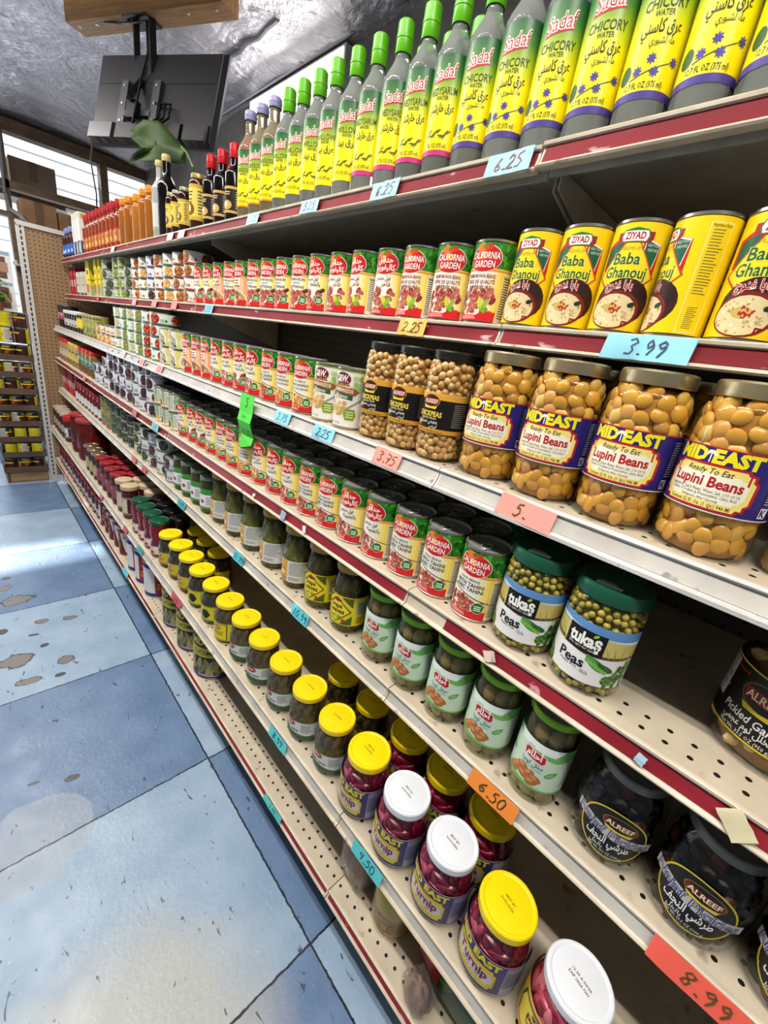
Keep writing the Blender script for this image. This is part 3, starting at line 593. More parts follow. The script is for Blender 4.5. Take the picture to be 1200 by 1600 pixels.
proto('grapeyellow', 'grape_leaf_jar', 'jar', [('glass_jar', G1, None, []), ('leaf_filling', F2, 'stuff', []), ('label', grapeB(), None, []), ('lid', L1, None, [])])
prf = bulge(.045, .098, .037, .122)
def grapeC(v, r=.045):
    if v == 'white':
        a = Art(r, .050, .016, '#d3d6d2', -105, 95); a.poly([(-105, 0), (95, 0), (95, 12), (40, 9), (-20, 17), (-105, 10)], '#355a35', 1); a.poly([(-105, 50), (95, 50), (95, 45), (20, 47), (-40, 40), (-105, 46)], '#4d7a44', 1)
        a.ell(-8, 38, 17, 8.5, '#2d6a3a', 2); a.ell(-8, 38, 15.5, 7.4, '#b8242c', 2.4); a.rect(-17, 36.6, 1, 39.4, '#f3e6e0', 3); a.txt('Grape Leaves', -4, 22, 7.6, '#2a2a26', 3, .02, maxw=46)
        a.lines(24, 18, 52, 42, 8, '#6a6a66', 2, 3); a.rect(54, 16, 74, 34, '#f0f0ee', 2); a.lines(55, 17, 76, 33, 7, '#222222', 3, 2); a.rect(56, 2, 95, 8, '#b8242c', 2)
    elif v == 'green':
        a = Art(r, .056, .014, '#d0c020', -105, 95); rn = random.Random(2)
        for i in range(9): a.ell(14 + rn.gauss(0, 1), 26, 17, 4.5, rn.choice(['#1c2a10', '#2c4418', '#0f1a0a']), 2 + i * .05, i * .7, 12)
        a.lines(-42, 20, -18, 42, 3, '#3a2a10', 3, 2); a.rect(-105, 52, 95, 56, '#8a7a14', 2); a.rect(-105, 0, 95, 5, '#5a7a1c', 2); a.lines(44, 12, 70, 46, 10, '#554a1a', 2, 3)
    elif v == 'red':
        a = Art(r, .050, .016, '#cdb42a', -105, 95); a.ell(-6, 38, 20, 9.5, '#f0e6d8', 2); a.ell(-6, 38, 18.5, 8.4, '#a81f28', 2.4); a.rect(-17, 36, 5, 40.4, '#f6efe6', 3); a.lines(-28, 16, 24, 27, 2, '#4a2a14', 3, 3); a.rect(-105, 0, 95, 6, '#8a6a1c', 2); a.lines(30, 8, 60, 16, 3, '#5a4a1a', 2, 3)
    else:
        a = Art(r, .060, .012, '#e6d21a', -105, 95); a.rect(-30, 2, 38, 58, '#1b2a1a', 1.4); a.rect(-27, 4, 35, 56, '#e6d21a', 1.8); a.ell(4, 44, 14, 8, '#a84a1c', 2.4); a.rect(-6, 42.6, 14, 45.6, '#f6e6c8', 3); a.lines(-18, 18, 30, 32, 3, '#2a2a14', 3, 3)
    return a.done('vine_label_' + v)
GF = jar_shell(prf, GLASS, 'vine_glass'); FF = M1(roll(prf, LEAFM), 'vine_fill'); FD = M1(roll(prf, LEAFD), 'vine_fill_b')
LY = lid_mesh(.0405, .119, .0135, YEL, 'vine_lid_a', stamp=[('09/2025 MFG', 0)]); LY2 = lid_mesh(.0405, .119, .0135, YELD, 'vine_lid_b', stamp=[('10:09 09/25', 0)])
for v, l, ff in (('white', LY2, FF), ('green', LY, FD), ('red', LY, FD), ('frame', LY2, FF)):
    proto('vine' + v, 'vine_leaf_jar', 'jar', [('glass_jar', GF, None, []), ('leaf_filling', ff, 'stuff', []), ('label', grapeC(v), None, []), ('lid', l, None, [])])

# pickled turnip jars
prt = bulge(.0505, .108, .039, .132)
TUR = [mat('#7a0c2a', .25), mat('#8e1636', .25), mat('#a83a56', .28), mat('#640a22', .25)]
def turn(b):
    g = shape_r(prt); b.lathe(inner(prt, .008), mat('#4a0818', .4), 32); rn = random.Random(7)
    for p, t in pack(0, .014, .120, 120, lambda z: g(z) - .0085, 3, .0125):
        rot = Matrix.Rotation(t, 3, 'Z') @ Matrix.Rotation(rn.uniform(0, PI), 3, 'X'); b.ellipsoid(p, .0055, .0062, .0175, rn.choice(TUR), rot, 8, 8)
def turn_label(v, r=.0505):
    a = Art(r, .076, .013, '#2f2a6c', -118, 106); a_txt = a.txt; a_poly = a.poly
    a.txt = lambda t, cx, cy, h, *q, **k: a_txt(t, cx, cy * 1.15, h * 1.15, *q, **k); a.poly = lambda pts, *q, **k: a_poly([(x, y * 1.15) for x, y in pts], *q, **k); a.rect(-118, 74.6, 106, 76, '#cfc9d6', 1); a.rect(-118, 0, 106, 1.2, '#cfc9d6', 1)
    x0, x1 = -36, 36; notch = [(x0, 5), (x1, 5), (x1, 10), (x1 + 5, 12), (x1 + 5, 40), (x1, 42), (x1, 47), (x0, 47), (x0, 42), (x0 - 5, 40), (x0 - 5, 12), (x0, 10)]
    a.poly(notch, '#5a4a3a', 1.8); a.poly([(x * .95, 26 + (y - 26) * .93) for x, y in notch], '#d8bf2c', 2.2); a.poly([(x * .86, 27 + (y - 27) * .5) for x, y in notch], '#d2c6cc', 2.5)
    a.txt('MID EAST', 0, 56, 12, '#e3cc1c', 3, .05, maxw=84); a.txt('Turnip', 0, 32, 15, '#7a2a36', 3.4, .04, maxw=56); a.txt('Pickled', 0, 44, 4, '#4a3a2a', 3.2, .0, maxw=20); a.txt('لفت مخلل', 0, 20, 6, '#5a4a44', 3.2, .01, arabic=True, maxw=30); a.txt('Content 32 Fl. Oz.', 0, 11, 3.6, '#5a4a14', 3.2, 0, maxw=36)
    a.rect(50, 3, 90, 72, '#8f8aa0', 2); a.lines(52, 20, 92, 60, 14, '#3a3650', 3, 2); a.rect(53, 4, 72, 17, '#c9c6d2', 3); a.lines(54, 5, 74, 16, 6, '#222222', 3.4, 2)
    return a.done('turnip_label')
GT = jar_shell(prt, GLASS, 'turnip_glass'); FT = M1(turn, 'turnip_fill'); LT = turn_label('')
WHITE = mat('#dfe3ea', .3)
for c, m in (('yellow', YEL), ('white', WHITE)):
    proto('turnip' + c, 'turnip_jar', 'jar', [('glass_jar', GT, None, []), ('turnip_filling', FT, 'stuff', []), ('label', LT, None, []), ('lid', lid_mesh(.0435, .128, .0155, m, 'turnip_lid_' + c, stamp=stampd(0)), None, [])])
def pick_label(r=.0505):
    a = Art(r, .072, .016, '#e3b21a', -118, 106); a.rect(-118, 70, 106, 72, '#e9d98a', 1.4); a.poly([(-44, 8), (0, 2), (44, 8), (50, 36), (44, 62), (0, 68), (-44, 62), (-50, 36)], '#2f4a3a', 1.6); a.poly([(-40, 11), (0, 6), (40, 11), (46, 36), (40, 58), (0, 63), (-40, 58), (-46, 36)], '#e8c83a', 2)
    a.ell(0, 55, 18, 6, '#6a2a2a', 2.6); a.rect(-11, 53.6, 11, 56.4, '#f0e0c0', 3); a.txt('Pickled', 0, 41, 12, '#1f1c10', 3, .04, maxw=52); a.txt('Turnip', 0, 26, 12, '#1f1c10', 3, .04, maxw=46); a.txt('لفت', 0, 13, 8, '#1f1c10', 3, .02, arabic=True)
    return a.done('pickle_label_yellow')
TURL = [mat('#b83248', .3), mat('#c84a5c', .3), mat('#d87482', .3), mat('#a02238', .3)]
def turn2(b):
    g = shape_r(prt); b.lathe(inner(prt, .008), mat('#8a1c30', .45), 32); rn = random.Random(17)
    for p, t in pack(0, .014, .120, 120, lambda z: g(z) - .0085, 4, .0125):
        b.ellipsoid(p, .0055, .0062, .0165, rn.choice(TURL), Matrix.Rotation(t, 3, 'Z') @ Matrix.Rotation(rn.uniform(0, PI), 3, 'X'), 8, 8)
proto('pinkpickle', 'turnip_jar', 'jar', [('glass_jar', GT, None, []), ('turnip_filling', M1(turn2, 'pink_fill'), 'stuff', []), ('label', pick_label(), None, []), ('lid', lid_mesh(.0435, .128, .0155, WHITE, 'pickle_lid_white', stamp=[('12:39 A 04/26', -.003), ('EXP 2026 NO', .004)]), None, [])])

# dark mixed-pickle jars with oval labels, and the big pickled-garlic jar
prn = bulge(.0515, .118, .037, .134)
def najf(b):
    g = shape_r(prn); b.lathe(inner(prn, .011), mat('#050303', .5, 0, .2), 32); rn = random.Random(12); cs = [mat('#0c0605', .4, 0, .2), mat('#070303', .4, 0, .2), mat('#120807', .4, 0, .2), mat('#4a160c', .4, 0, .2)]
    for p, t in pack(0, .012, .124, 70, lambda z: g(z) - .0115, 13, .016): b.ellipsoid(p, .007, .0095, .012, rn.choice(cs), Matrix.Rotation(t, 3, 'Z') @ Matrix.Rotation(rn.uniform(0, 3), 3, 'X'), 8, 7)
def naj_label(r=.0515):
    a = Art(r, .001, .05, '#15100f', -1, 1); a.z0 = .016; cx, cy = 0, 42
    a.ell(cx, cy, 41, 40, '#c9b526', 1, 0, 48); a.ell(cx, cy, 39, 38, '#131010', 1.4, 0, 48)
    a.ell(4, 62, 21, 12, '#7a6426', 2); a.ell(4, 62, 19.5, 10.8, '#1c1210', 2.3); a.poly([(-14, 57.5), (22, 57.5), (23, 66), (-15, 66)], '#6f1a1a', 2.6); a.txt('ALREEF', 4, 61.6, 7.4, '#ead9b0', 3.2, .02, maxw=33); a.poly([(-10, 50), (18, 50), (21, 55), (4, 53), (-13, 55)], '#d8c22a', 3)
    a.poly([(-52, 40), (50, 32), (50, 45), (-52, 53)], '#b8b4bc', 3.2); a.poly([(-52, 40), (50, 32), (50, 33), (-52, 41)], '#d9c9a0', 3.4)
    a.txt('Najaf Pickles', -1, 43, 13.5, '#2e2a58', 3.7, .04, rot=-.08, maxw=94); a.txt('Najaf Pickles', -1, 43, 13.5, '#c9c6cf', 4.1, -.02, rot=-.08, maxw=91)
    a.txt('طرشي النجف', -2, 26, 12, '#ecebe6', 3, .02, arabic=True, maxw=52); a.txt('بالخل', -12, 16.5, 6, '#dcdad4', 3, .01, arabic=True, maxw=16); a.txt('Net Wt. 33.3 OZ (1000 g)', 0, 10.5, 4, '#dcdad4', 3, .01, maxw=40); a.txt('Product of Iraq', 0, 6, 2.6, '#a8a49a', 3, 0, maxw=22)
    return a.done('dark_pickle_label')
proto('najaf', 'pickle_jar', 'jar', [('glass_jar', jar_shell(prn, GLASS, 'dark_glass'), None, []), ('pickle_filling', M1(najf, 'dark_fill'), 'stuff', []), ('label', naj_label(), None, []), ('lid', lid_mesh(.0405, .130, .013, mat('#77756c', .4, .5), 'dark_lid'), None, [])])
prq = bulge(.062, .118, .036, .165)
def garf(b):
    g = shape_r(prq); b.lathe(inner(prq, .01), mat('#8a6634', .4), 32); rn = random.Random(22); cs = [mat('#c9a468', .35), mat('#b88e4e', .35), mat('#d8b880', .35), mat('#a87c40', .35)]
    for p, t in pack(0, .014, .140, 110, lambda z: g(z) - .011, 23, .018): b.ellipsoid(p, .013, .009, .006, rn.choice(cs), Matrix.Rotation(rn.uniform(0, 3), 3, 'X') @ Matrix.Rotation(rn.uniform(0, 3), 3, 'Y'), 9, 7)
def gar_label(r=.062):
    a = Art(r, .082, .028, '#16100e', -120, 116); a.rect(-120, 0, 116, 2, '#d8c22a', 1); a.rect(-120, 80, 116, 82, '#d8c22a', 1); a.rect(-74, 26, -40, 78, '#c9c6cc', 1.6); a.lines(-72, 30, -42, 76, 12, '#44424a', 2.4, 3)
    a.ell(6, 56, 25, 17, '#7a6426', 2); a.ell(6, 56, 23.5, 15.6, '#1c1210', 2.3); a.poly([(-14, 49), (28, 49), (30, 63), (-16, 63)], '#8a1c1c', 2.6); a.txt('ALREEF', 6, 56, 9.5, '#ead9b0', 3.2, .02, maxw=38); a.poly([(-10, 36), (20, 36), (24, 43), (6, 40), (-14, 43)], '#d8c22a', 3)
    a.txt('Natural', -30, 73, 5, '#b8502a', 3, .0, maxw=22); a.txt('Pickled Garlic', 2, 27, 10, '#ecebe6', 3, .015, .1, maxw=62); a.txt('مخلل ثوم عجمي', 2, 14.5, 8, '#ecebe6', 3, .012, arabic=True, maxw=54); a.txt('Net Wt. 33.5 OZ (950 g)', 2, 6, 4.6, '#dcdad4', 3, .01, maxw=54)
    return a.done('garlic_label')
proto('garlic', 'garlic_jar', 'jar', [('glass_jar', jar_shell(prq, GLASS, 'garlic_glass'), None, []), ('garlic_filling', M1(garf, 'garlic_fill'), 'stuff', []), ('label', gar_label(), None, []), ('lid', lid_mesh(.039, .160, .014, GOLD, 'garlic_lid'), None, [])])

# simple jars and bottles: radius profile + colours
def simple(kind, name, cat, prof, glass, fill, label, lidspec, n=28):
    parts = [('glass_jar' if cat == 'jar' else 'body', M1(lambda b: b.lathe(prof, glass, n), kind + '_body', 45), None, [])]
    if fill: parts.append(('filling', M1(lambda b: b.lathe(inner(prof, .003), fill, n), kind + '_fill', 45), 'stuff', []))
    if label: parts.append(('label', label, None, []))
    if lidspec: r, z, h, m = lidspec; parts.append(('lid' if cat == 'jar' else 'cap', lid_mesh(r, z, h, m, kind + '_lid', 28), None, []))
    proto(kind, name, cat, parts)
def basic_label(key, r, h, z0, base, acc, words=(), u=(None, None), txtc='#222222', blob=None, arab=None):
    a = Art(r, h, z0, base, *u); H = h * 1000; W = r * 1000
    a.rect(-W * 1.5, 0, W * 1.5, H * .1, acc, 1.2); a.rect(-W * 1.5, H * .9, W * 1.5, H, acc, 1.2)
    if blob: a.ell(0, H * .3, W * .6, H * .18, blob, 2); a.ell(-W * .2, H * .33, W * .3, H * .1, '#efe6d0', 2.4)
    for i, t in enumerate(words): a.lines(-W * .6, H * (.66 - .2 * i), W * .7, H * (.82 - .2 * i), 2, txtc, 3, 5 + i)
    a.lines(W * 1.0, H * .15, W * 1.5, H * .85, 8, txtc, 2.6, 3)
    return a.done(key + '_label')
cyl = lambda r, hb, rn, hn: jar_prof(r, hb, rn, hn)
DARK = mat('#0b0606', .12); DARKR = mat('#2a0b08', .15)
# olive-spread jars, green lids
a = Art(.036, .07, .018, '#e4e3e6', -90, 90); a.rect(-90, 50, 90, 70, '#3f8a3a', 1); a.rect(-90, 0, 90, 8, '#4a9a44', 1); a.ell(-10, 34, 14, 11, '#d8d2dc', 2); a.ell(-14, 36, 7, 6, '#2a1a2a', 2.4); a.ell(12, 26, 8, 7, '#b03a6a', 2.4); a.lines(-16, 56, 18, 64, 2, '#e8f0d8', 3, 2); a.lines(26, 14, 48, 44, 7, '#55555a', 2.4, 2)
simple('olivejar', 'olive_jar', 'jar', cyl(.036, .103, .032, .120), GLASSG, mat('#4a3a16', .4), a.done('olive_label'), (.0345, .116, .0135, mat('#7f8f78', .3, .4)))
# ketchup-style bottles, dark green lids
kp = [(0, .001), (.032, .001), (.036, .008), (.036, .055), (.031, .075), (.035, .095), (.036, .118), (.031, .135), (.031, .140)]
simple('ketchup', 'sauce_jar', 'jar', kp, mat('#7a0f14', .12), None, basic_label('ketchup', .0362, .04, .012, '#e8d8b8', '#2f6ab0', ('Tomato',), (-70, 70), '#a01a1a', '#c8281e'), (.0365, .138, .015, mat('#0f4a34', .3)))
bp = cyl(.0345, .125, .031, .14)
simple('beigejar', 'sauce_jar', 'jar', bp, mat('#4a1010', .12), None, basic_label('beige', .0346, .085, .02, '#cfc2a6', '#8a7a5a', ('Relish',), (-30, 36), '#5a1a14'), (.037, .138, .019, mat('#c2ac8c', .45)))
simple('redlidjar', 'sauce_jar', 'jar', bp, mat('#3f0d10', .12), None, basic_label('redlid', .0346, .085, .02, '#8a4a4a', '#5a1a1e', ('Paste',), (-30, 36), '#e8d8c8'), (.037, .138, .015, mat('#8e1c22', .35)))
simple('goldlidjar', 'sauce_jar', 'jar', bp, mat('#3a140c', .12), None, basic_label('goldlid', .0346, .07, .02, '#b8a878', '#7a6a3a', ('Jam',), (-30, 36), '#3a2a14'), (.037, .138, .013, GOLD))
simple('darklidjar', 'sauce_jar', 'jar', bp, mat('#1c0a0c', .12), None, None, (.037, .138, .015, mat('#1a1214', .3)))
simple('labeljar', 'sauce_jar', 'jar', cyl(.046, .128, .042, .145), mat('#4a0d10', .12), None, basic_label('whitelab', .0461, .07, .03, '#d8d4cc', '#8a8a86', ('Paste',), (-40, 40), '#333333', '#555555'), (.0465, .142, .034, mat('#c4161c', .3)))
simple('palejar', 'sauce_jar', 'jar', cyl(.046, .14, .042, .156), mat('#4a1410', .14), None, basic_label('pale', .0461, .06, .04, '#a89a84', '#6a3a2a', (), (-50, 50), '#3a2a22'), (.0465, .154, .013, mat('#b0a08e', .4)))
simple('dipjar', 'dip_jar', 'jar', cyl(.046, .11, .041, .13), GLASS, noisy('pale_dip', '#a8854e', '#c9a872', 40, .5), basic_label('dipjar', .0461, .045, .052, '#e8e6e0', '#c22a22', ('Dip',), (-70, 70), '#8a2a22', '#c8302a'), (.044, .126, .016, GOLD))
# big clear red tub of paste
simple('tub', 'paste_tub', 'jar', [(0, .001), (.082, .001), (.086, .01), (.086, .07), (.083, .075), (.086, .08), (.086, .2), (.08, .225), (.08, .23)], thin_glass('red_plastic', '#f0b8b0', 1.4, .15), noisy('red_paste', '#560f0e', '#7a2218', 30, .5), None, (.084, .228, .018, mat('#9a2a2e', .35)), 36)
# small red-lidded jars
sj = cyl(.042, .1, .037, .12)
simple('redtop', 'paste_jar', 'jar', sj, mat('#3a0c0c', .12), None, basic_label('redtop', .0421, .05, .018, '#c9bcb2', '#7a2a22', ('Paste',), (-45, 45), '#4a1a16', '#8a2a22'), (.0405, .116, .022, mat('#b8161e', .3)))
simple('redwhite', 'paste_jar', 'jar', sj, mat('#6a1214', .12), None, basic_label('redwhite', .0421, .052, .014, '#d8d6d2', '#a8a8a4', ('Pickle',), (-45, 45), '#44444a'), (.0405, .116, .02, mat('#b8161e', .3)))
simple('browngreen', 'paste_jar', 'jar', cyl(.05, .105, .044, .128), mat('#8a5a2a', .2), None, basic_label('browngreen', .0501, .045, .05, '#5f9a80', '#3f7a60', ('Date',), (-60, 60), '#e8e0c8', '#6a2a1c'), (.047, .124, .02, mat('#c4161c', .35)))
simple('tanjar', 'paste_jar', 'jar', cyl(.05, .105, .044, .128), mat('#b08a4a', .25), None, basic_label('tan', .0501, .06, .03, '#cfb44a', '#3a2a5a', ('Tahini',), (-60, 60), '#2a2a4a'), (.047, .124, .02, mat('#d8c04a', .35)))
simple('redtan', 'paste_jar', 'jar', cyl(.05, .105, .044, .128), mat('#a87a4a', .25), None, basic_label('redtan', .0501, .06, .03, '#c9b48a', '#5a6a8a', ('Tahini',), (-60, 60), '#2a2a4a'), (.047, .124, .03, mat('#c8202a', .35)))
simple('blackjar', 'spice_jar', 'jar', cyl(.04, .085, .037, .1), mat('#14100f', .2), None, basic_label('black', .0401, .05, .022, '#c9c6c0', '#2a2624', ('Sauce',), (-40, 40), '#2a2624', '#8a7a6a'), (.041, .098, .02, mat('#d8d6d0', .4)))
simple('purplejar', 'spice_jar', 'jar', cyl(.05, .11, .046, .122), mat('#17100f', .2), None, basic_label('purple', .0501, .05, .05, '#b86a8a', '#4a2a3a', ('Olive',), (-60, 60), '#f0e0e8', '#8a2a5a'), (.051, .118, .024, mat('#1c1a1a', .35)))
simple('yellowtin', 'tall_tin', 'can', cyl(.038, .095, .037, .098), mat('#17130f', .3), None, basic_label('ytin', .0381, .058, .03, '#e3d020', '#b8a81a', (), (None, None), '#4a4a1a'), (.038, .096, .008, mat('#2a2522', .3)))
simple('olivetin', 'tall_tin', 'can', cyl(.04, .112, .039, .115), mat('#a39a4a', .35), None, basic_label('otin', .0401, .1, .006, '#a8a050', '#6f6a2a', ('Leaves',), (None, None), '#4a441a', '#5f6a2a'), (.04, .113, .004, TIND))
# spirits-style bottles on the top shelf
def bot(r, hb, rn, hn): return [(0, .001), (r * .9, .001), (r, .006), (r, hb)] + [(rn + (r - rn) * (.5 + .5 * math.cos(PI * t)), hb + (hn - hb) * .5 * t) for t in (.15, .3, .45, .6, .75, .9, 1)] + [(rn, hn)]
def bottle(kind, name, r, hb, rn, hn, body, label, cap, n=28, fill=None, pn='body'):
    parts = [(pn, M1(lambda b: b.lathe(bot(r, hb, rn, hn) + [(0, hn + .001)], body, n), kind + '_body', 45), None, [])]
    if label: parts.append(('label', label, None, []))
    cr, cz, ch, cm = cap
    parts.append(('cap', M1(lambda b: b.lathe([(cr - .0006, cz), (cr, cz + .001), (cr, cz + ch * .42), (cr + .0008, cz + ch * .44), (cr + .0008, cz + ch * .5), (cr, cz + ch * .52), (cr - .0004, cz + ch - .003), (cr - .003, cz + ch), (0, cz + ch)], cm, n), kind + '_cap'), None, []))
    proto(kind, name, 'bottle', parts)
WATER = liquid_glass('bottle_glass', '#dfe7e1', 1.22); WATERY = liquid_glass('bottle_glass_amber', '#ead9b0', 1.22)
GRAD = bpy.data.materials.new('green_to_yellow_print'); GRAD.use_nodes = True
n_, l_ = nodes(GRAD); tc = n_.new('ShaderNodeTexCoord'); sx = n_.new('ShaderNodeSeparateXYZ'); l_.new(tc.outputs['Object'], sx.inputs[0])
mr = n_.new('ShaderNodeMapRange'); mr.inputs[1].default_value = .03; mr.inputs[2].default_value = .158; l_.new(sx.outputs[2], mr.inputs[0])
cr = n_.new('ShaderNodeValToRGB'); e = cr.color_ramp.elements; e[0].position = .0; e[0].color = (*lin('#f6e002'), 1); e[1].position = 1; e[1].color = (*lin('#15562c'), 1)
for p_, c_ in ((.45, '#efe205'), (.62, '#b9c920'), (.8, '#4b8a34')): q = e.new(p_); q.color = (*lin(c_), 1)
l_.new(mr.outputs[0], cr.inputs[0]); l_.new(cr.outputs[0], n_['Principled BSDF'].inputs['Base Color']); n_['Principled BSDF'].inputs['Roughness'].default_value = .35
def sadaf_label(v, r=.0305):
    a = Art(r, .130, .028, GRAD, -66, 80); H = 130
    ring = {'chicory': '#4a3a8e', 'hedysarum': '#c8307e'}.get(v)
    if ring: a.rect(-66, 0, 80, 7.5, ring, 1)
    if v == 'orange': a.rect(-66, 0, 80, 4, '#d98a1c', 1)
    for c, k, d in (('#f6f2ea', 3, .05), ('#c2202c', 3.5, .0)): a.txt('Sadaf', -2, H - 22, 16, c, k, d, .15, maxw=38, rot=.12)
    a.poly([(-22, H - 36), (14, H - 31), (16, H - 29), (-20, H - 32)], '#c2202c', 2.6)
    w = {'chicory': 'CHICORY', 'hedysarum': 'HEDYSARUM', 'willow': 'WILLOW', 'orange': 'ORANGE BLOSSOM'}[v]
    a.txt(w, -1, H - 46, 9.5, '#2d3a14', 3, .012, maxw=46); a.txt('WATER', -1, H - 55, 5.2, '#2d3a14', 3, .01, maxw=20)
    a.txt({'chicory': 'عرق كاسنی', 'hedysarum': 'عرق خارشتر', 'willow': 'عرق بید', 'orange': 'عرق بهار'}[v].replace('ی', 'ي'), 0, H - 69, 11, '#2d3010', 3, .02, arabic=True, maxw=42)
    if v == 'chicory':
        a.txt('ماء لشبوري', 4, H - 80, 6, '#3a4416', 3, .01, arabic=True, maxw=26)
        for x, y in ((-14, 26), (4, 24), (-2, 36), (24, 34)):
            for i in range(8): a.ell(x + 2.4 * math.cos(i * PI / 4), y + 2.4 * math.sin(i * PI / 4), 2.9, 1.1, '#4a3f9a', 3, i * PI / 4, 8)
        a.poly([(-20, 18), (22, 33), (22, 34), (-20, 19.4)], '#4a5a1c', 2.6); a.ell(-28, 26, 7, 9, '#2d5a2a', 2.8)
    else:
        rn = random.Random(3)
        for i in range(12): x = -18 + i * 3.2; a.ell(x, 26 + rn.gauss(0, 4) + i * .6, 5, 1.1, '#5a5a14', 3, rn.uniform(-.2, 1.2), 8)
    a.txt('12.7 FL OZ (375 ml)', -4, 13, 5.6, '#3c3a10', 3, .012, maxw=42)
    a.rect(48, 30, 64, 110, '#b8c890', 2); a.lines(49.5, 32, 66, 108, 22, '#2c3a1c', 3, 2); a.lines(68, 14, 78, 110, 20, '#4a5a20', 2, 4)
    return a.done('water_bottle_label_' + v)
LIMEC = mat('#62b80e', .32); LAV = mat('#9a98c2', .4)
for v, body, capm in (('chicory', WATER, LIMEC), ('hedysarum', WATER, LIMEC), ('willow', WATER, LIMEC), ('orange', WATERY, LAV)):
    cap = (.0148, .205, .046, LIMEC) if v != 'orange' else (.0155, .228, .022, LAV)
    bottle('b_' + v, 'herbal_water_bottle', .0300, .160, .0125, .248, body, sadaf_label(v), cap, 40, pn='glass_bottle')
bottle('molasses', 'syrup_bottle', .0265, .12, .0115, .165, DARK, basic_label('mol', .0266, .065, .022, '#1a0f0d', '#c9a35a', ('SYRUP',), (-32, 40), '#e0c890', '#c9a35a', 'دبس'), (.0145, .158, .036, mat('#c8141e', .35)))
simple('honey', 'honey_jar', 'jar', cyl(.029, .13, .022, .148), mat('#3a1a0c', .12), None, basic_label('honey', .0291, .1, .028, '#e6cf62', '#c9a83a', ('HONEY', 'PURE'), (-50, 56), '#4a3a10', '#7a5a1a', 'عسل'), (.0235, .146, .014, mat('#c9b87a', .35, .6)))
simple('smallhoney', 'honey_jar', 'jar', cyl(.021, .11, .014, .128), mat('#2a120a', .12), None, basic_label('shoney', .0211, .075, .025, '#dcc65a', '#c9a83a', ('HONEY',), (-36, 40), '#4a3a10', '#7a5a1a', 'عسل'), (.0155, .126, .012, mat('#c9c2a0', .35, .5)))
bottle('blackbottle', 'vinegar_bottle', .033, .165, .0135, .262, DARK, None, (.0155, .245, .022, mat('#cdbd78', .35)))
bottle('clearbottle', 'vinegar_bottle', .03, .165, .0125, .255, mat('#a8aaa4', .15), basic_label('clr', .0301, .1, .03, '#c9cfc8', '#9aa89a', (), (-48, 52), '#55605a'), (.015, .243, .02, mat('#cdbd78', .35)))
bottle('orangebottle', 'syrup_bottle', .028, .14, .02, .172, mat('#9a5a18', .12), None, (.022, .165, .026, mat('#e08a12', .4)))
bottle('wideorange', 'syrup_bottle', .036, .135, .028, .162, mat('#ab681c', .12), None, (.030, .155, .028, mat('#dd8a14', .4)))
bottle('hotsauce', 'hot_sauce_bottle', .0215, .13, .011, .175, mat('#8a3a1c', .15), basic_label('hot', .0216, .07, .018, '#b0622e', '#a01a14', ('HOT',), (-30, 36), '#f0e0b8', '#e0b040'), (.0135, .166, .036, mat('#b0141c', .35)))
bottle('bluebottle', 'sauce_bottle', .03, .12, .014, .16, mat('#3a1a14', .15), basic_label('blueb', .0301, .06, .022, '#3a66b8', '#2a4a94', (), (-50, 56), '#e8e8f0', '#b8c8e8'), (.017, .152, .032, mat('#7a86b8', .4)))
def carton(kind, name, wx, wy, h, base, deco):
    def body(b):
        b.box(-wx / 2, -wy / 2, 0, wx / 2, wy / 2, h, mat(base, .45)); x = -wx / 2 - .0003; d = .0003
        for i, (y0, z0, y1, z1, c) in enumerate(deco): b.box(x - d * .2 * i, y0 * wy, z0 * h, x + d * 2, y1 * wy, z1 * h, mat(c, .45)); b.box(y0 * wx, -wy / 2 - .0003 - d * .2 * i, z0 * h, y1 * wx, -wy / 2 + d * 2, z1 * h, mat(c, .45))
    def flap(b): b.box(-wx * .5 + .001, -wy * .5 + .001, h, wx * .5 - .001, wy * .5 - .001, h + .0012, mat(base, .5))
    proto(kind, name, 'carton', [('carton_body', M1(body, kind + '_carton', 0), None, []), ('top_flap', M1(flap, kind + '_flap', 0), None, [])])
carton('whitepack', 'tall_carton', .05, .05, .225, '#ece9e6', [(-.45, .02, .45, .34, '#2c3358'), (-.2, .06, .2, .3, '#e2e2ea'), (-.3, .86, .3, .97, '#d8a23a')])
carton('yellowbox', 'tall_carton', .06, .07, .19, '#e8cf12', [(-.45, .02, .45, .3, '#a8b48a'), (-.1, .1, .45, .34, '#b8402c'), (-.2, .62, .2, .74, '#2a2a1a'), (-.4, .45, .1, .48, '#4a3a14')])
carton('whitebox', 'tall_carton', .055, .05, .135, '#d9d2c2', [(-.45, .02, .45, .12, '#221f1c'), (-.3, .4, .3, .8, '#8a7a5a'), (-.2, .5, .1, .72, '#e8e2d2')])
carton('redpack', 'tall_carton', .05, .05, .17, '#a3182c', [(-.4, .3, .4, .55, '#d8b8a8'), (-.3, .7, .3, .86, '#e05a5a'), (-.2, .1, .4, .26, '#d83a5a')])
carton('tealpack', 'tall_carton', .05, .06, .15, '#7aa898', [(-.4, .3, .4, .75, '#cfe0d4'), (-.3, .8, .3, .9, '#2a5a4a')])
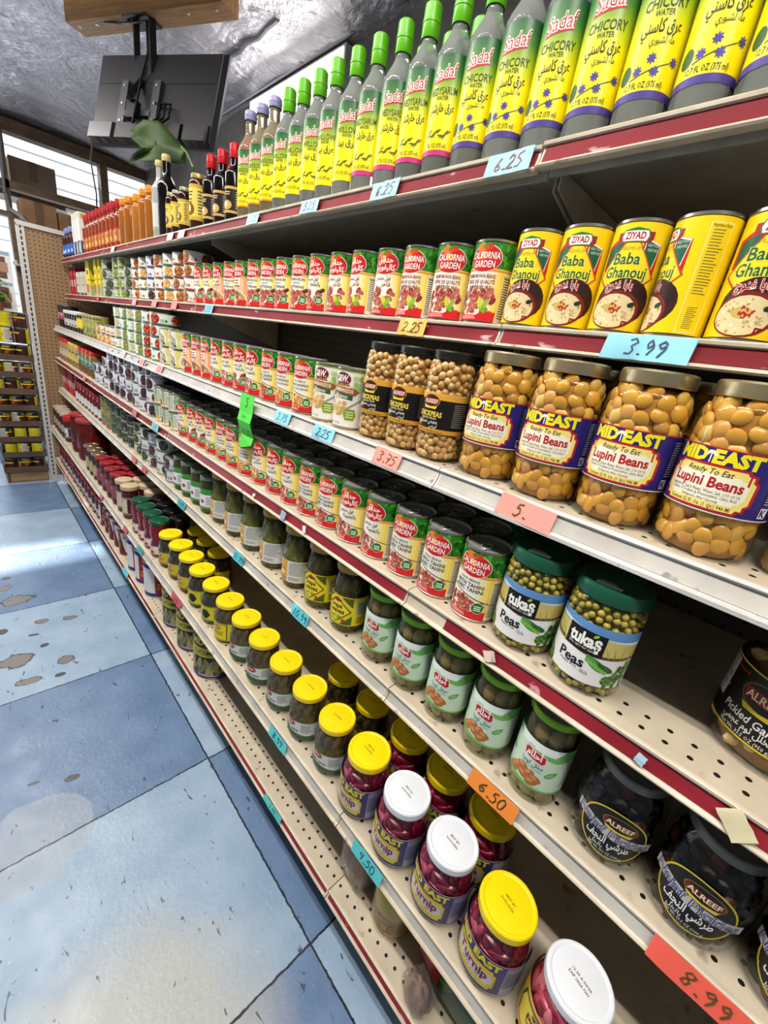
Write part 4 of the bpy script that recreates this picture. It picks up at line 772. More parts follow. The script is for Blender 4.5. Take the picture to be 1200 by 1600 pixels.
# bagged goods on the bottom shelf
def wrapjar(b):
    rn = random.Random(5); b.lathe([(0, .001), (.040, .001), (.045, .012), (.046, .07), (.044, .095)], mat('#c9a81c', .4), 32)
proto('wrapped', 'wrapped_tub', 'tub', [('tub', M1(wrapjar, 'wrapped_tub'), None, []), ('label', (lambda a: (a.rect(-70, 0, 66, 44, '#b09018', 0), a.poly([(-30, 34), (14, 26), (14, 40), (-30, 46)], '#6a2a44', 1), a.poly([(-22, 4), (-2, 2), (0, 26), (-20, 28)], '#8a2a2e', 1), a.lines(-19, 7, -3, 23, 3, '#d8c23a', 2, 3), a.lines(-26, 33, 10, 40, 2, '#e0cfa0', 2, 4), a.done('wrapped_label'))[-1])(Art(.0462, .048, .02, '#b09018', -70, 66)), None, []),
      ('lid', M1(lambda b: b.lathe([(.044, .095), (.0475, .097), (.0475, .121), (.045, .125), (0, .126)], mat('#c9b014', .4), 32), 'wrapped_lid'), None, []), ('plastic_wrap', M1(lambda b: b.lathe([(.047, .001), (.0482, .02), (.0478, .06), (.049, .095), (.0495, .12), (.047, .128), (0, .1285)], WRAP, 28), 'wrapped_film'), None, [])])

# ------------------------------------------------------------------ the room
def floor_mat():
    m = bpy.data.materials.new('painted_floor_tiles'); m.use_nodes = True; n, l = nodes(m); b = n['Principled BSDF']
    tc = n.new('ShaderNodeTexCoord'); sp = n.new('ShaderNodeSeparateXYZ'); l.new(tc.outputs['Object'], sp.inputs[0])
    nz = n.new('ShaderNodeTexNoise'); nz.inputs['Scale'].default_value = 55; nz.inputs['Detail'].default_value = 4; l.new(tc.outputs['Object'], nz.inputs['Vector'])
    def math_(op, a, bb=None, c=None):
        x = n.new('ShaderNodeMath'); x.operation = op
        for i, v in enumerate((a, bb, c)):
            if v is None: continue
            if isinstance(v, (int, float)): x.inputs[i].default_value = v
            else: l.new(v, x.inputs[i])
        return x.outputs[0]
    wob = math_('MULTIPLY', math_('SUBTRACT', nz.outputs[0], .5), .008)
    ax = math_('DIVIDE', math_('SUBTRACT', math_('ADD', sp.outputs[0], wob), .403), .6096)
    ay = math_('DIVIDE', math_('SUBTRACT', math_('ADD', sp.outputs[1], wob), .3966), .6096)
    par = math_('PINGPONG', math_('ADD', math_('FLOOR', ax), math_('FLOOR', ay)), 1.0)
    def edge(a): return math_('PINGPONG', a, .5)     # 0 on the joint
    d = math_('MINIMUM', edge(ax), edge(ay))
    joint = math_('LESS_THAN', math_('ABSOLUTE', d), .0042)
    def ramp(src, p0, p1, c0=(0, 0, 0, 1), c1=(1, 1, 1, 1)):
        r = n.new('ShaderNodeValToRGB'); r.color_ramp.elements[0].position = p0; r.color_ramp.elements[1].position = p1
        r.color_ramp.elements[0].color = c0; r.color_ramp.elements[1].color = c1; l.new(src, r.inputs[0]); return r.outputs[0]
    def mix(f, a, bb):
        x = n.new('ShaderNodeMix'); x.data_type = 'RGBA'
        for i, v in ((0, f), (6, a), (7, bb)):
            if isinstance(v, str): x.inputs[i].default_value = (*lin(v), 1)
            elif isinstance(v, float): x.inputs[i].default_value = v
            else: l.new(v, x.inputs[i])
        return x.outputs[2]
    def noise(scale, det=8, stretch=(1, 1, 1), dist=0, off=(0, 0, 0), rough=.55):
        mp = n.new('ShaderNodeMapping'); mp.inputs['Scale'].default_value = stretch; mp.inputs['Location'].default_value = off; l.new(tc.outputs['Object'], mp.inputs[0])
        t = n.new('ShaderNodeTexNoise'); t.inputs['Scale'].default_value = scale; t.inputs['Detail'].default_value = det; t.inputs['Distortion'].default_value = dist; t.inputs['Roughness'].default_value = rough
        l.new(mp.outputs[0], t.inputs['Vector']); return t.outputs[0]
    light = mix(ramp(noise(6), .35, .7), '#869fba', '#9fb5cb'); dark = mix(ramp(noise(7, off=(3, 1, 0)), .35, .7), '#5a7498', '#6d87a9')
    col = mix(par, dark, light)
    # trodden bare patch near the shop's middle, with its own outline
    def dist(cx, cy, s):
        v = n.new('ShaderNodeVectorMath'); v.operation = 'DISTANCE'; l.new(tc.outputs['Object'], v.inputs[0]); v.inputs[1].default_value = (cx, cy, 0)
        return math_('ADD', math_('DIVIDE', v.outputs['Value'], s), math_('MULTIPLY', math_('SUBTRACT', noise(5, 5), .5), .7))
    col = mix(math_('MULTIPLY', ramp(dist(.03, .42, .33), .55, 1.0, (1, 1, 1, 1), (0, 0, 0, 1)), .8), col, '#b3b3ae')
    col = mix(math_('MULTIPLY', ramp(dist(-.04, 1.03, .17), .7, .74, (1, 1, 1, 1), (0, 0, 0, 1)), .55), col, '#9aa3ae')
    # chipped paint: brown bare spots, scratches and grit
    for sx_, sy_, ra, rb, an in ((.021, 2.318, .067, .042, .16), (-.012, 2.456, .026, .026, .4), (-.019, 1.847, .054, .042, 0), (.13, 1.761, .028, .029, .29), (.009, 1.701, .045, .019, -.2), (.087, 2.083, .025, .018, -.27), (.187, 2.055, .029, .016, -.08), (-.046, 2.079, .019, .025, 1.0), (.099, 1.678, .016, .011, -.15), (.076, 1.899, .016, .014, -.07), (.051, 1.994, .02, .01, -.19), (0, 2.557, .019, .014, .09), (.058, 1.182, .023, .012, -.23), (-.028, 1.225, .012, .006, -.19)):
        mp = n.new('ShaderNodeMapping'); mp.vector_type = 'TEXTURE'; mp.inputs['Location'].default_value = (sx_, sy_, 0); mp.inputs['Rotation'].default_value = (0, 0, an); mp.inputs['Scale'].default_value = (ra, rb, 1); l.new(tc.outputs['Object'], mp.inputs[0])
        vl = n.new('ShaderNodeVectorMath'); vl.operation = 'LENGTH'; l.new(mp.outputs[0], vl.inputs[0])
        dd = math_('ADD', vl.outputs['Value'], math_('MULTIPLY', math_('SUBTRACT', noise(24, 3, off=(sx_, 1, 0)), .5), 1.3))
        col = mix(ramp(dd, .98, 1.02, (1, 1, 1, 1), (0, 0, 0, 1)), col, '#2f3138'); col = mix(ramp(dd, .8, .88, (1, 1, 1, 1), (0, 0, 0, 1)), col, '#77706c' if ra > .024 else '#3a3a40')
    col = mix(math_('MULTIPLY', ramp(noise(26, 4, (1.8, .7, 1), .8), .668, .685), .85), col, '#333a48')
    col = mix(math_('MULTIPLY', ramp(noise(60, 3, (2.5, .8, 1), 1.2, (4, 2, 0)), .7, .73), .55), col, '#d8e2ea')
    col = mix(math_('MULTIPLY', ramp(noise(150, 2), .72, .75), .8), col, '#39404c')
    col = mix(joint, col, '#161d2a')
    l.new(col, b.inputs['Base Color']); l.new(ramp(noise(14), .3, .75, (.3, .3, .3, 1), (.5, .5, .5, 1)), b.inputs['Roughness'])
    bp = n.new('ShaderNodeBump'); bp.inputs['Strength'].default_value = .25; bp.inputs['Distance'].default_value = .004
    l.new(math_('SUBTRACT', noise(70, 4), math_('MULTIPLY', joint, .6)), bp.inputs['Height']); l.new(bp.outputs[0], b.inputs['Normal'])
    return m
b = MB(); b.box(-2.6, -2.2, -.05, 1.62, 5.5, 0, floor_mat()); struct('floor', b)
b = MB(); b.box(-2.64, -2.2, 0, -2.6, 5.5, 2.8, mat('#b9b6ae', .6)); struct('wall_left', b)
WALLR = noisy('grey_wall_paint', '#7d7a76', '#928f8a', 4, .6); b = MB(); b.box(1.58, -2.2, 0, 1.62, 5.5, 2.8, WALLR); struct('wall_right', b)
# foil ceiling: a crinkled sheet that droops to the window head
FOIL = bpy.data.materials.new('crinkled_foil'); FOIL.use_nodes = True; n_, l_ = nodes(FOIL); bb = n_['Principled BSDF']
bb.inputs['Base Color'].default_value = (.60, .57, .62, 1); bb.inputs['Metallic'].default_value = .6; bb.inputs['Roughness'].default_value = .3
tc = n_.new('ShaderNodeTexCoord'); t1 = n_.new('ShaderNodeTexNoise'); t1.inputs['Scale'].default_value = 5; t1.inputs['Detail'].default_value = 8; t1.inputs['Roughness'].default_value = .62; t1.inputs['Distortion'].default_value = 1.0
t2 = n_.new('ShaderNodeTexVoronoi'); t2.inputs['Scale'].default_value = 26; ad = n_.new('ShaderNodeMath'); ad.operation = 'MULTIPLY_ADD'; ad.inputs[1].default_value = .16
l_.new(tc.outputs['Object'], t1.inputs['Vector']); l_.new(tc.outputs['Object'], t2.inputs['Vector']); l_.new(t2.outputs[0], ad.inputs[0]); l_.new(t1.outputs[0], ad.inputs[2])
bp = n_.new('ShaderNodeBump'); bp.inputs['Strength'].default_value = .8; bp.inputs['Distance'].default_value = .05; l_.new(ad.outputs[0], bp.inputs['Height']); l_.new(bp.outputs[0], bb.inputs['Normal'])
b = MB(); nx, ny = 60, 140; rn = random.Random(1); vs_ = []
for j in range(ny + 1):
    for i in range(nx + 1):
        x = -2.6 + 4.2 * i / nx; y = -2.2 + 7.7 * j / ny; z = 2.74 + .006 * math.sin(5 * x + 2 * y) + .004 * math.sin(11 * y - 3 * x)
        if y > 4.2: t = (y - 4.2) / 1.3; z += -.05 * t * t + .022 * t * math.sin(14 * y + 1.3 * math.sin(2 * x))
        if x > 1.25: z -= .03 * (x - 1.25) / .35
        vs_.append((x, y, z))
b.add(vs_, [(j * (nx + 1) + i, (j + 1) * (nx + 1) + i, (j + 1) * (nx + 1) + i + 1, j * (nx + 1) + i + 1) for j in range(ny) for i in range(nx)], FOIL); struct('ceiling', b, 60)
# taped seams of the foil
b = MB()
for pts in ([(1.52, -2, 2.728), (1.53, 1.2, 2.722), (1.54, 4.2, 2.722)],): b.tube(pts, .012, mat('#8d8b90', .35, .7), 8)
struct('trim_1', b, 60)
b = MB(); rn = random.Random(5); b.tube([(1.30 + rn.gauss(0, .006), 2.4 + .1 * i, 2.727 - (.0)) for i in range(16)], .011, mat('#8d8b90', .35, .7), 6); struct('trim_2', b, 60)
# far wall with a band of windows, painted timber frame
WOOD = noisy('brown_frame_paint', '#6a5644', '#80694f', 9, .55, stretch=(1, 1, 4)); Y5 = 5.5
b = MB(); b.box(-2.6, Y5, 0, 1.62, Y5 + .08, .5, mat('#6a5b4e', .6)); b.box(-2.6, Y5, 2.69, 1.62, Y5 + .08, 2.9, mat('#6a5b4e', .6)); struct('wall_far', b)
for i, (x0, x1) in enumerate(((-.75, .47), (.5, 1.185), (1.245, 1.62))):
    b = MB(); b.box(x0, Y5 + .03, .52, x1, Y5 + .036, 2.6, thin_glass('window_pane', '#f4f8fa', 1.5)); w_ = struct('window_%d' % (i + 1), b)
b = MB(); b.box(-2.6, Y5 - .07, 2.60, 1.62, Y5 + .06, 2.69, WOOD); struct('trim_3', b)
b = MB(); b.box(-2.6, Y5 - .06, 2.195, 1.62, Y5 + .06, 2.255, WOOD); struct('trim_4', b)
for i, x in enumerate((-.78, .47, 1.185)):
    b = MB(); b.box(x, Y5 - .06, .5, x + (.06 if x > 1 else .035), Y5 + .06, 2.6, WOOD); struct('trim_%d' % (5 + i), b)
b = MB(); b.box(-2.6, Y5 - .05, 1.98, 1.62, Y5 + .05, 2.02, WOOD); struct('trim_8', b)
# white translucent slatted awning outside the panes, lit by the sun behind it
awn = bpy.data.materials.new('awning_fabric'); awn.use_nodes = True; n_, l_ = nodes(awn); n_.remove(n_['Principled BSDF'])
t_ = n_.new('ShaderNodeBsdfTranslucent'); t_.inputs[0].default_value = (.9, .9, .92, 1); d_ = n_.new('ShaderNodeBsdfDiffuse'); d_.inputs[0].default_value = (.9, .9, .9, 1); mx = n_.new('ShaderNodeMixShader'); mx.inputs[0].default_value = .4
l_.new(t_.outputs[0], mx.inputs[1]); l_.new(d_.outputs[0], mx.inputs[2]); l_.new(mx.outputs[0], n_['Material Output'].inputs[0])
b = MB(); AW = awn
for i in range(-13, 9):
    z = 1.95 + i * .115; b.box(-2.6, 6.0 + i * .012, z, 2.6, 6.02 + i * .012, z + .108, AW); b.box(-2.6, 5.995 + i * .012, z + .106, 2.6, 6.026 + i * .012, z + .115, AW)
tag(link('slatted_awning', b.mesh('slatted_awning', 0)), 'white slatted awning seen outside through the high windows', 'awning')
sun = bpy.data.lights.new('sun', 'SUN'); sun.energy = 26.0; sun.angle = R(3); so = bpy.data.objects.new('sun', sun); so.rotation_euler = (R(-48), 0, R(10)); COL.objects.link(so)

# ------------------------------------------------------------------ gondola shelving
TIER = {'A': (1.637, .6010), 'B': (1.4137, .6010), 'C': (1.1915, .520), 'D': (.974, .5000), 'E': (.755, .4990), 'F': (.4645, .4215), 'G': (.2076, .4225)}
ORD = 'first second third fourth fifth sixth seventh eighth ninth tenth eleventh twelfth thirteenth fourteenth fifteenth sixteenth seventeenth eighteenth nineteenth twentieth'.split()
def nth(i): return ORD[i] if i < 20 else 'twenty-' + ORD[i - 20] if i < 29 else str(i + 1) + 'th'
TN = {'A': 'top shelf', 'B': 'second shelf', 'C': 'third shelf', 'D': 'fourth shelf', 'E': 'fifth shelf', 'F': 'sixth shelf', 'G': 'bottom shelf'}
def deck_mat(c1, c2):
    m = noisy('enamel_deck', c1, c2, 14, .42, lo=.3, hi=.7, c3='#8f8068', lo3=.63, hi3=.72, scale3=22); n, l = nodes(m); b = n['Principled BSDF']
    src = b.inputs['Base Color'].links[0].from_socket; tc = n.new('ShaderNodeTexCoord'); sp = n.new('ShaderNodeSeparateXYZ'); l.new(tc.outputs['Object'], sp.inputs[0])
    def math_(op, a, bb=None):
        x = n.new('ShaderNodeMath'); x.operation = op
        for i, v in enumerate((a, bb)):
            if v is None: continue
            if isinstance(v, (int, float)): x.inputs[i].default_value = v
            else: l.new(v, x.inputs[i])
        return x.outputs[0]
    def near(s, off): return math_('MULTIPLY', math_('SUBTRACT', math_('FRACT', math_('DIVIDE', math_('ADD', s, off), .0254)), .5), .0254)
    dx, dy = near(sp.outputs[0], .0127 - .001), near(sp.outputs[1], 0.0)
    r2 = math_('ADD', math_('MULTIPLY', dx, dx), math_('MULTIPLY', dy, dy)); hole = math_('LESS_THAN', r2, .0034 ** 2)
    band = math_('MULTIPLY', math_('GREATER_THAN', sp.outputs[0], .016), math_('LESS_THAN', sp.outputs[0], .064)); hole = math_('MULTIPLY', hole, band)
    mx = n.new('ShaderNodeMix'); mx.data_type = 'RGBA'; l.new(hole, mx.inputs[0]); l.new(src, mx.inputs[6]); mx.inputs[7].default_value = (.006, .005, .004, 1); l.new(mx.outputs[2], b.inputs['Base Color'])
    return m
DECK = deck_mat('#b5a994', '#c9bda7'); CREAM = noisy('cream_enamel', '#b9ae99', '#cdc2ad', 12, .4, c3='#8a7c68', lo3=.66, hi3=.74, scale3=30)
RED = noisy('red_price_channel', '#7e1423', '#92202e', 10, .38, c3='#c98a92', lo3=.69, hi3=.72, scale3=38, stretch=(1, .5, 1)); REDW = noisy('worn_red_price_channel', '#74141f', '#84222e', 16, .6, spec=.2, c3='#d8b8ba', lo3=.63, hi3=.69, scale3=34, stretch=(1, .35, 1))
GREYC = noisy('grey_price_channel', '#b4b0a8', '#c6c2ba', 12, .35, c3='#8c8880', lo3=.66, hi3=.72, scale3=40); WHITEM = noisy('white_enamel', '#bab8b4', '#cfcdc9', 10, .35, c3='#7c7a76', lo3=.68, hi3=.74, scale3=44)
SECT = [(-.834, .3846), (.3846, 1.6036), (1.6036, 2.8226), (2.8226, 4.0416)]
BAY = ['nearest bay', 'second bay', 'third bay', 'farthest bay']; XB = .925
for tr, (z, xl) in TIER.items():
    L = 1.2165; D = XB - xl - .004; CM = WHITEM if tr == 'C' else CREAM; h = .031 if tr != 'G' else .019
    d = MB(); d.box(.004, 0, -.010, D, L, 0, DECK); (d.box(.03, .0, -.03, .034, L, -.010, CREAM) if tr in 'AB' else 0); deck_me = d.mesh('deck', 0)
    k = h / .031; e = MB()
    if tr == 'C': prof = [(.006, 0), (.002, .0012), (-.001, 0), (-.0025, -.003), (.0012, -.0066), (-.002, -.016), (-.0085, -.0262), (-.0125, -.0285), (-.0128, -.033), (-.009, -.0338), (.004, -.0315), (.005, -.012)]
    else: prof = [(.006, 0), (.001, .0006), (-.0012, -.0014 * k), (-.001, -.0048 * k), (.0028, -.0062 * k), (.0016, -.014 * k), (-.0026, -.0255 * k), (-.0078, -.0272 * k), (-.0092, -.0296 * k), (-.0078, -.032 * k), (.006, -.032 * k), (.007, -.011 * k)]
    e.extrude_y(prof, 0, L, CM); lip_me = e.mesh('shelf_lip', 50)
    s = MB(); sp_ = [(.0026, -.0068), (.0012, -.0145), (-.0030, -.0255), (-.0038, -.0252), (.0002, -.0142), (.0018, -.0066)]
    if tr == 'C': sp_ = [(.0014, -.0070), (-.0016, -.0158), (-.0075, -.0250), (-.0081, -.0244), (-.0024, -.0155), (.0005, -.0068)]
    y0 = .0 if tr != 'D' else .0
    s.extrude_y([(x, zz * k) for x, zz in sp_], .004, L - .004, {'A': RED, 'B': RED, 'D': RED, 'G': RED, 'C': GREYC, 'E': GREYC, 'F': GREYC}[tr]); strip_me = s.mesh('price_strip', 50)
    s2 = MB(); s2.extrude_y([(x, zz * k) for x, zz in sp_], .004, L - .004, REDW if tr in 'ABDG' else GREYC); strip_w = s2.mesh('price_strip_worn', 50)
    if tr == 'D':
        s = MB(); s.extrude_y(sp_, .004, L - .085, RED); strip_short = s.mesh('price_strip_short', 50)
    g = MB()
    for yy in (.0,): g.add([(.06, yy, -.012), (.06, yy, -.035), (D - .002, yy, -.11), (D - .002, yy, -.012), (.06, yy + .003, -.012), (.06, yy + .003, -.035), (D - .002, yy + .003, -.11), (D - .002, yy + .003, -.012)], [(0, 1, 2, 3), (7, 6, 5, 4), (0, 4, 5, 1), (1, 5, 6, 2), (2, 6, 7, 3), (3, 7, 4, 0)], CREAM)
    br_me = g.mesh('shelf_bracket', 0)
    for i, (ya, yb) in enumerate(SECT):
        lab = 'cream metal %s of the %s, %s' % (TN[tr], BAY[i], {'A': 'scuffed red front strip', 'B': 'scuffed red front strip', 'C': 'grey white rounded front edge', 'D': 'red front strip with bare end', 'E': 'plain cream front edge', 'F': 'plain cream front edge', 'G': 'thin red front edge'}[tr])
        t = empty('gondola_shelf', (xl, ya + .00125, z + (.003 if tr in 'A' and i == 0 else 0)), lab, 'shelf', 'shelves of the long wall unit')
        link('deck', deck_me, t); link('front_lip', lip_me, t)
        p = link('price_strip', strip_short if tr == 'D' and i == 0 else strip_w if i >= 2 or tr in 'AB' else strip_me, t); p['label'] = 'red price strip' if tr in 'ABDG' else 'grey price strip'
        if tr != 'G':
            for yy in (.001, L - .004): link('bracket', br_me, t, (0, yy, 0))
PANEL = bpy.data.materials.new('perforated_back_panel'); PANEL.use_nodes = True; n_, l_ = nodes(PANEL)  # beige panel's shade behind the upper shelves put into a darker base colour
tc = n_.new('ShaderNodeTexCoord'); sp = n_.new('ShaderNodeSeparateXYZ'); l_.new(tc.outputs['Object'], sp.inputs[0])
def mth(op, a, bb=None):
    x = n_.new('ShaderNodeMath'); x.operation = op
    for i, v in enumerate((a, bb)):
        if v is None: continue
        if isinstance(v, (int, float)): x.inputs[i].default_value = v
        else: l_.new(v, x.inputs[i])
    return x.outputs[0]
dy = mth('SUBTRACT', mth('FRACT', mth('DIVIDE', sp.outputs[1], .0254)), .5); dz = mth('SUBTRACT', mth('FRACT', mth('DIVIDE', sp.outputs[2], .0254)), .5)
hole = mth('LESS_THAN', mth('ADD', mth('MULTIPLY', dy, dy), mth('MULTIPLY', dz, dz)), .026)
mx = n_.new('ShaderNodeMix'); mx.data_type = 'RGBA'; l_.new(hole, mx.inputs[0]); mx.inputs[6].default_value = (*lin('#4c4438'), 1); mx.inputs[7].default_value = (.004, .004, .003, 1); m2 = n_.new('ShaderNodeMix'); m2.data_type = 'RGBA'; l_.new(mth('MULTIPLY', hole, mth('GREATER_THAN', sp.outputs[2], 1.50)), m2.inputs[0]); l_.new(mx.outputs[2], m2.inputs[6]); m2.inputs[7].default_value = (.62, .6, .55, 1)   # light from behind painted as a pale colour in the top-row holes
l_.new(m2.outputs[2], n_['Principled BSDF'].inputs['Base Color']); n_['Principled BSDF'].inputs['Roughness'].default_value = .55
BEIGE = noisy('beige_back_panel', '#8f866f', '#a0967f', 5, .5)
for i, (ya, yb) in enumerate(SECT):
    t = empty('shelving_bay', (XB, ya, 0), 'dark perforated back panel of the %s behind the goods' % BAY[i], 'shelving bay', 'bays of the long wall unit')
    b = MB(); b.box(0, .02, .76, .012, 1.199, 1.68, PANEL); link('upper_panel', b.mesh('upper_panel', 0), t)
    b = MB(); b.box(0, .02, .05, .012, 1.199, .755, BEIGE); link('lower_panel', b.mesh('lower_panel', 0), t)
    b = MB(); b.box(-.004, -.018, 0, .03, .018, 1.68, mat('#57503f', .5, .3)); link('upright', b.mesh('upright', 0), t)
b = MB(); b.box(.56, -.83, 0, .90, 4.04, .175, mat('#6b6353', .6)); tag(link('gondola_plinth', b.mesh('gondola_plinth', 0)), 'low recessed plinth under the long shelving unit on the floor', 'plinth')

# ------------------------------------------------------------------ placing things
COUNT = {}
def place(kind, x, y, z, yaw, label, group):
    name, cat, parts = P[kind]
    t = empty(name, (x, y, z), label, cat, group, yaw)
    for pn, me, k, subs in parts:
        o = link(pn, me, t)
        if k: o['kind'] = k
        for sn, sm in subs: link(sn, sm, o)
    return t
RND = random.Random(42)
DESC = {}
def row(kinds, tier, ys, xr, desc, group, yaws=None, jit=6, where='', right='right'):
    """one thing per y on a tier's deck; xr = distance of the axes behind the shelf's lip"""
    z, xl = TIER[tier]
    for i, y in enumerate(ys):
        k = kinds if isinstance(kinds, str) else kinds[i]; d = desc if isinstance(desc, str) else desc[k]
        key = (d, tier, where); c = COUNT.get(key, 0); COUNT[key] = c + 1
        yw = (yaws[i] if yaws else 0) + RND.uniform(-jit, jit)
        place(k, xl + xr + (RND.uniform(0, .003)), y, z + .0006, R(yw), '%s, %s from the right%s, %s' % (d, nth(c), ' in the ' + where if where else '', TN[tier]), group)
def stacks(kinds, tier, ys, xr, ns, hs, desc, group, jit=40):
    z, xl = TIER[tier]
    for i, y in enumerate(ys):
        k = kinds if isinstance(kinds, str) else kinds[i % len(kinds)]; d = desc[k] if isinstance(desc, dict) else desc; n = ns if isinstance(ns, int) else ns[i]
        key = (d, tier, 's'); c = COUNT.get(key, 0); COUNT[key] = c + 1
        for j in range(n):
            lv = ('topmost' if j == n - 1 else 'lowest' if j == 0 else nth(j) + ' up')
            place(k, xl + xr + RND.uniform(0, .003), y + RND.uniform(-.0008, .0008), z + .0006 + j * (hs + .0004), R(RND.uniform(-jit, jit)), '%s, %s in %s stack from right, %s' % (d, lv, nth(c), TN[tier]), group)
def span(y0, step, n): return [y0 + step * i for i in range(n)]
# top shelf
G_ = 'herbal water bottles on the top shelf'
row('b_chicory', 'A', [.094 + .0645 * i for i in range(8)], .041, 'green-capped clear bottle with violet-banded label', G_, [10, 16, 18, 20, 22, 24, 24, 24], 3)
row('b_hedysarum', 'A', [.610 + .0645 * i for i in range(4)], .041, 'green-capped clear bottle with pink-banded label', G_, [26, 24, 38, 26], 4)
row('b_willow', 'A', [.868 + .0640 * i for i in range(5)], .041, 'green-capped clear bottle with unbanded green-yellow label', G_, [34, 28, 38, 28, 26], 4)
row('b_orange', 'A', [1.188, 1.252, 1.316], .041, 'lavender-capped bottle of amber liquid', G_, [28, 28, 28], 4)
row('b_hedysarum', 'A', [.625, .69, .755], .108, 'clear bottle behind the pink-banded ones', G_, where='back row')
row('molasses', 'A', [1.396, 1.477, 1.557], .037, 'dark syrup bottle with red cap', 'red-capped syrup bottles', [20, 10, 10]); row('molasses', 'A', [1.415, 1.495, 1.575], .098, 'dark syrup bottle with red cap', 'red-capped syrup bottles', where='back row')
row('honey', 'A', [1.667], .039, 'large amber honey jar with yellow label', None, [10]); row('smallhoney', 'A', [1.776, 1.850, 1.905], .032, 'small dark honey jar with yellow label', 'small honey jars'); row('honey', 'A', [1.735], .09, 'amber honey jar behind the small ones', None)
row('blackbottle', 'A', [1.978], .043, 'tall black vinegar bottle with cream cap', None); row('clearbottle', 'A', [2.062], .043, 'tall pale glass bottle with cream cap', None)
row('orangebottle', 'A', [2.150], .04, 'orange-capped amber bottle', 'orange-capped bottles'); row('wideorange', 'A', [2.325], .046, 'wide orange-capped amber bottle', None); row('orangebottle', 'A', [2.235, 2.455, 2.54], .04, 'orange-capped amber bottle', 'orange-capped bottles')
row('hotsauce', 'A', span(2.63, .0795, 10), .033, 'slim red-capped hot sauce bottle', 'hot sauce bottles')
row('whitepack', 'A', [3.445, 3.53, 3.615], .036, 'tall white and navy carton', 'white cartons on the top shelf'); row('bluebottle', 'A', [3.72, 3.82, 3.92, 4.0], .04, 'blue-labelled sauce bottle', 'blue-labelled bottles')
# second shelf
row('baba', 'B', [.1 + .0695 * i for i in range(5)], .0455, 'yellow dip can with green lettering', 'yellow dip cans', [0, 0, 3, 0, 0][:3] + [6, 6] if False else [4, -62, 4, 4, 4], 4)
KB = ['cg_premium'] * 5 + ['cg_premium', 'cg_recipe', 'cg_recipe', 'cg_recipe', 'cg_recipe', 'cg_recipe', 'cg_hummus', 'cg_recipe', 'cg_hummus', 'cg_recipe', 'cg_recipe']
row(KB, 'B', span(.4565, .0787, 16), .0485, 'green-topped bean can with red emblem', 'bean cans on the second shelf', [12, 16, 8, 190, 182, 196, 186, 16, 8, 20, 12, 10, 14, 190, 194, 190], 5)
stacks(['nutcan', 'nutcan', 'peacan', 'nutcan', 'mixcan', 'peacan'], 'B', span(1.733, .1085, 7), .064, 4, .0415, dict(nutcan='cream can of nutty beans', peacan='white can of chickpea pictures', mixcan='lilac can of mixed pictures'), 'stacked short cans on the second shelf')
stacks(['greycan', 'leafcan', 'leafcan', 'greycan'], 'B', [2.50, 2.605, 2.71, 2.93], .062, [3, 4, 4, 4], .0445, dict(leafcan='pale green short can', greycan='grey green short can'), 'stacked green cans on the second shelf')
row('yellowbox', 'B', [3.06, 3.15, 3.36], .05, 'tall yellow carton', 'yellow cartons'); row('whitebox', 'B', [3.46, 3.54, 3.62, 3.70], .05, 'white and black carton', 'white cartons on the second shelf'); row('redpack', 'B', [3.80, 3.88, 3.96], .05, 'crimson and pink carton', 'crimson cartons')
# third shelf
row('lupini', 'C', [.0505, .1475, .2445, .3415], .0595, 'big jar of yellow lupini beans', 'lupini bean jars', [-14, -2, 4, 6], 2); row('lupini', 'C', [.10, .20, .30], .157, 'big jar of yellow lupini beans', 'lupini bean jars', where='back row')
row('dipjar', 'C', [-.050], .075, 'pale dip jar with red and white label', None)
row('chickjar', 'C', [.438, .516, .595], .0505, 'black-lidded jar of chickpeas', 'chickpea jars', [2, 6, 8], 2); row('chickjar', 'C', [.476], .13, 'black-lidded jar of chickpeas', 'chickpea jars', where='back row')
row('sw', 'C', [.679, .757], .0485, 'white and green can of chickpeas', 'white chickpea cans', [10, 14], 2)
row(['cg_chick', 'cg_chick', 'cg_tahini', 'cg_tahini', 'cg_recipe', 'cg_tahini', 'cg_tahini'], 'C', span(.8355, .0775, 7), .0485, 'green-topped bean can with red emblem', 'bean cans on the third shelf', [14, 8, 10, 190, 200, 188, 188], 4)
row('cg_hummus', 'C', span(1.378, .0765, 3), .0485, 'peach bean dip can with a plate picture', 'peach dip cans', [4, 8, 8], 4)
stacks('platecan', 'C', [1.652, 1.757], .063, 2, .062, 'pale can with a plate picture', 'plate-pictured cans', 6)
stacks(['radish', 'radish', 'whitebean', 'greenbox', 'whitebean', 'greenbox'], 'C', span(1.863, .1055, 6), .063, 4, .0435, dict(radish='white can with red radishes', whitebean='white can of pale beans', greenbox='pale green bean can'), 'stacked short cans on the third shelf', 25)
stacks('orangepea', 'C', span(2.494, .0935, 4), .056, 2, .041, 'cream can with orange chickpeas', 'cans of orange chickpeas')
row('olivetin', 'C', span(2.872, .0845, 4), .052, 'tall olive-coloured tin', 'olive tins'); row('yellowtin', 'C', [3.212, 3.293], .05, 'black tin with yellow label', 'yellow-labelled tins'); row('blackjar', 'C', span(3.383, .085, 5), .052, 'white-lidded black spice jar', 'white-lidded spice jars'); row('purplejar', 'C', [3.825, 3.93], .062, 'black-lidded jar with purple label', 'purple-labelled jars')
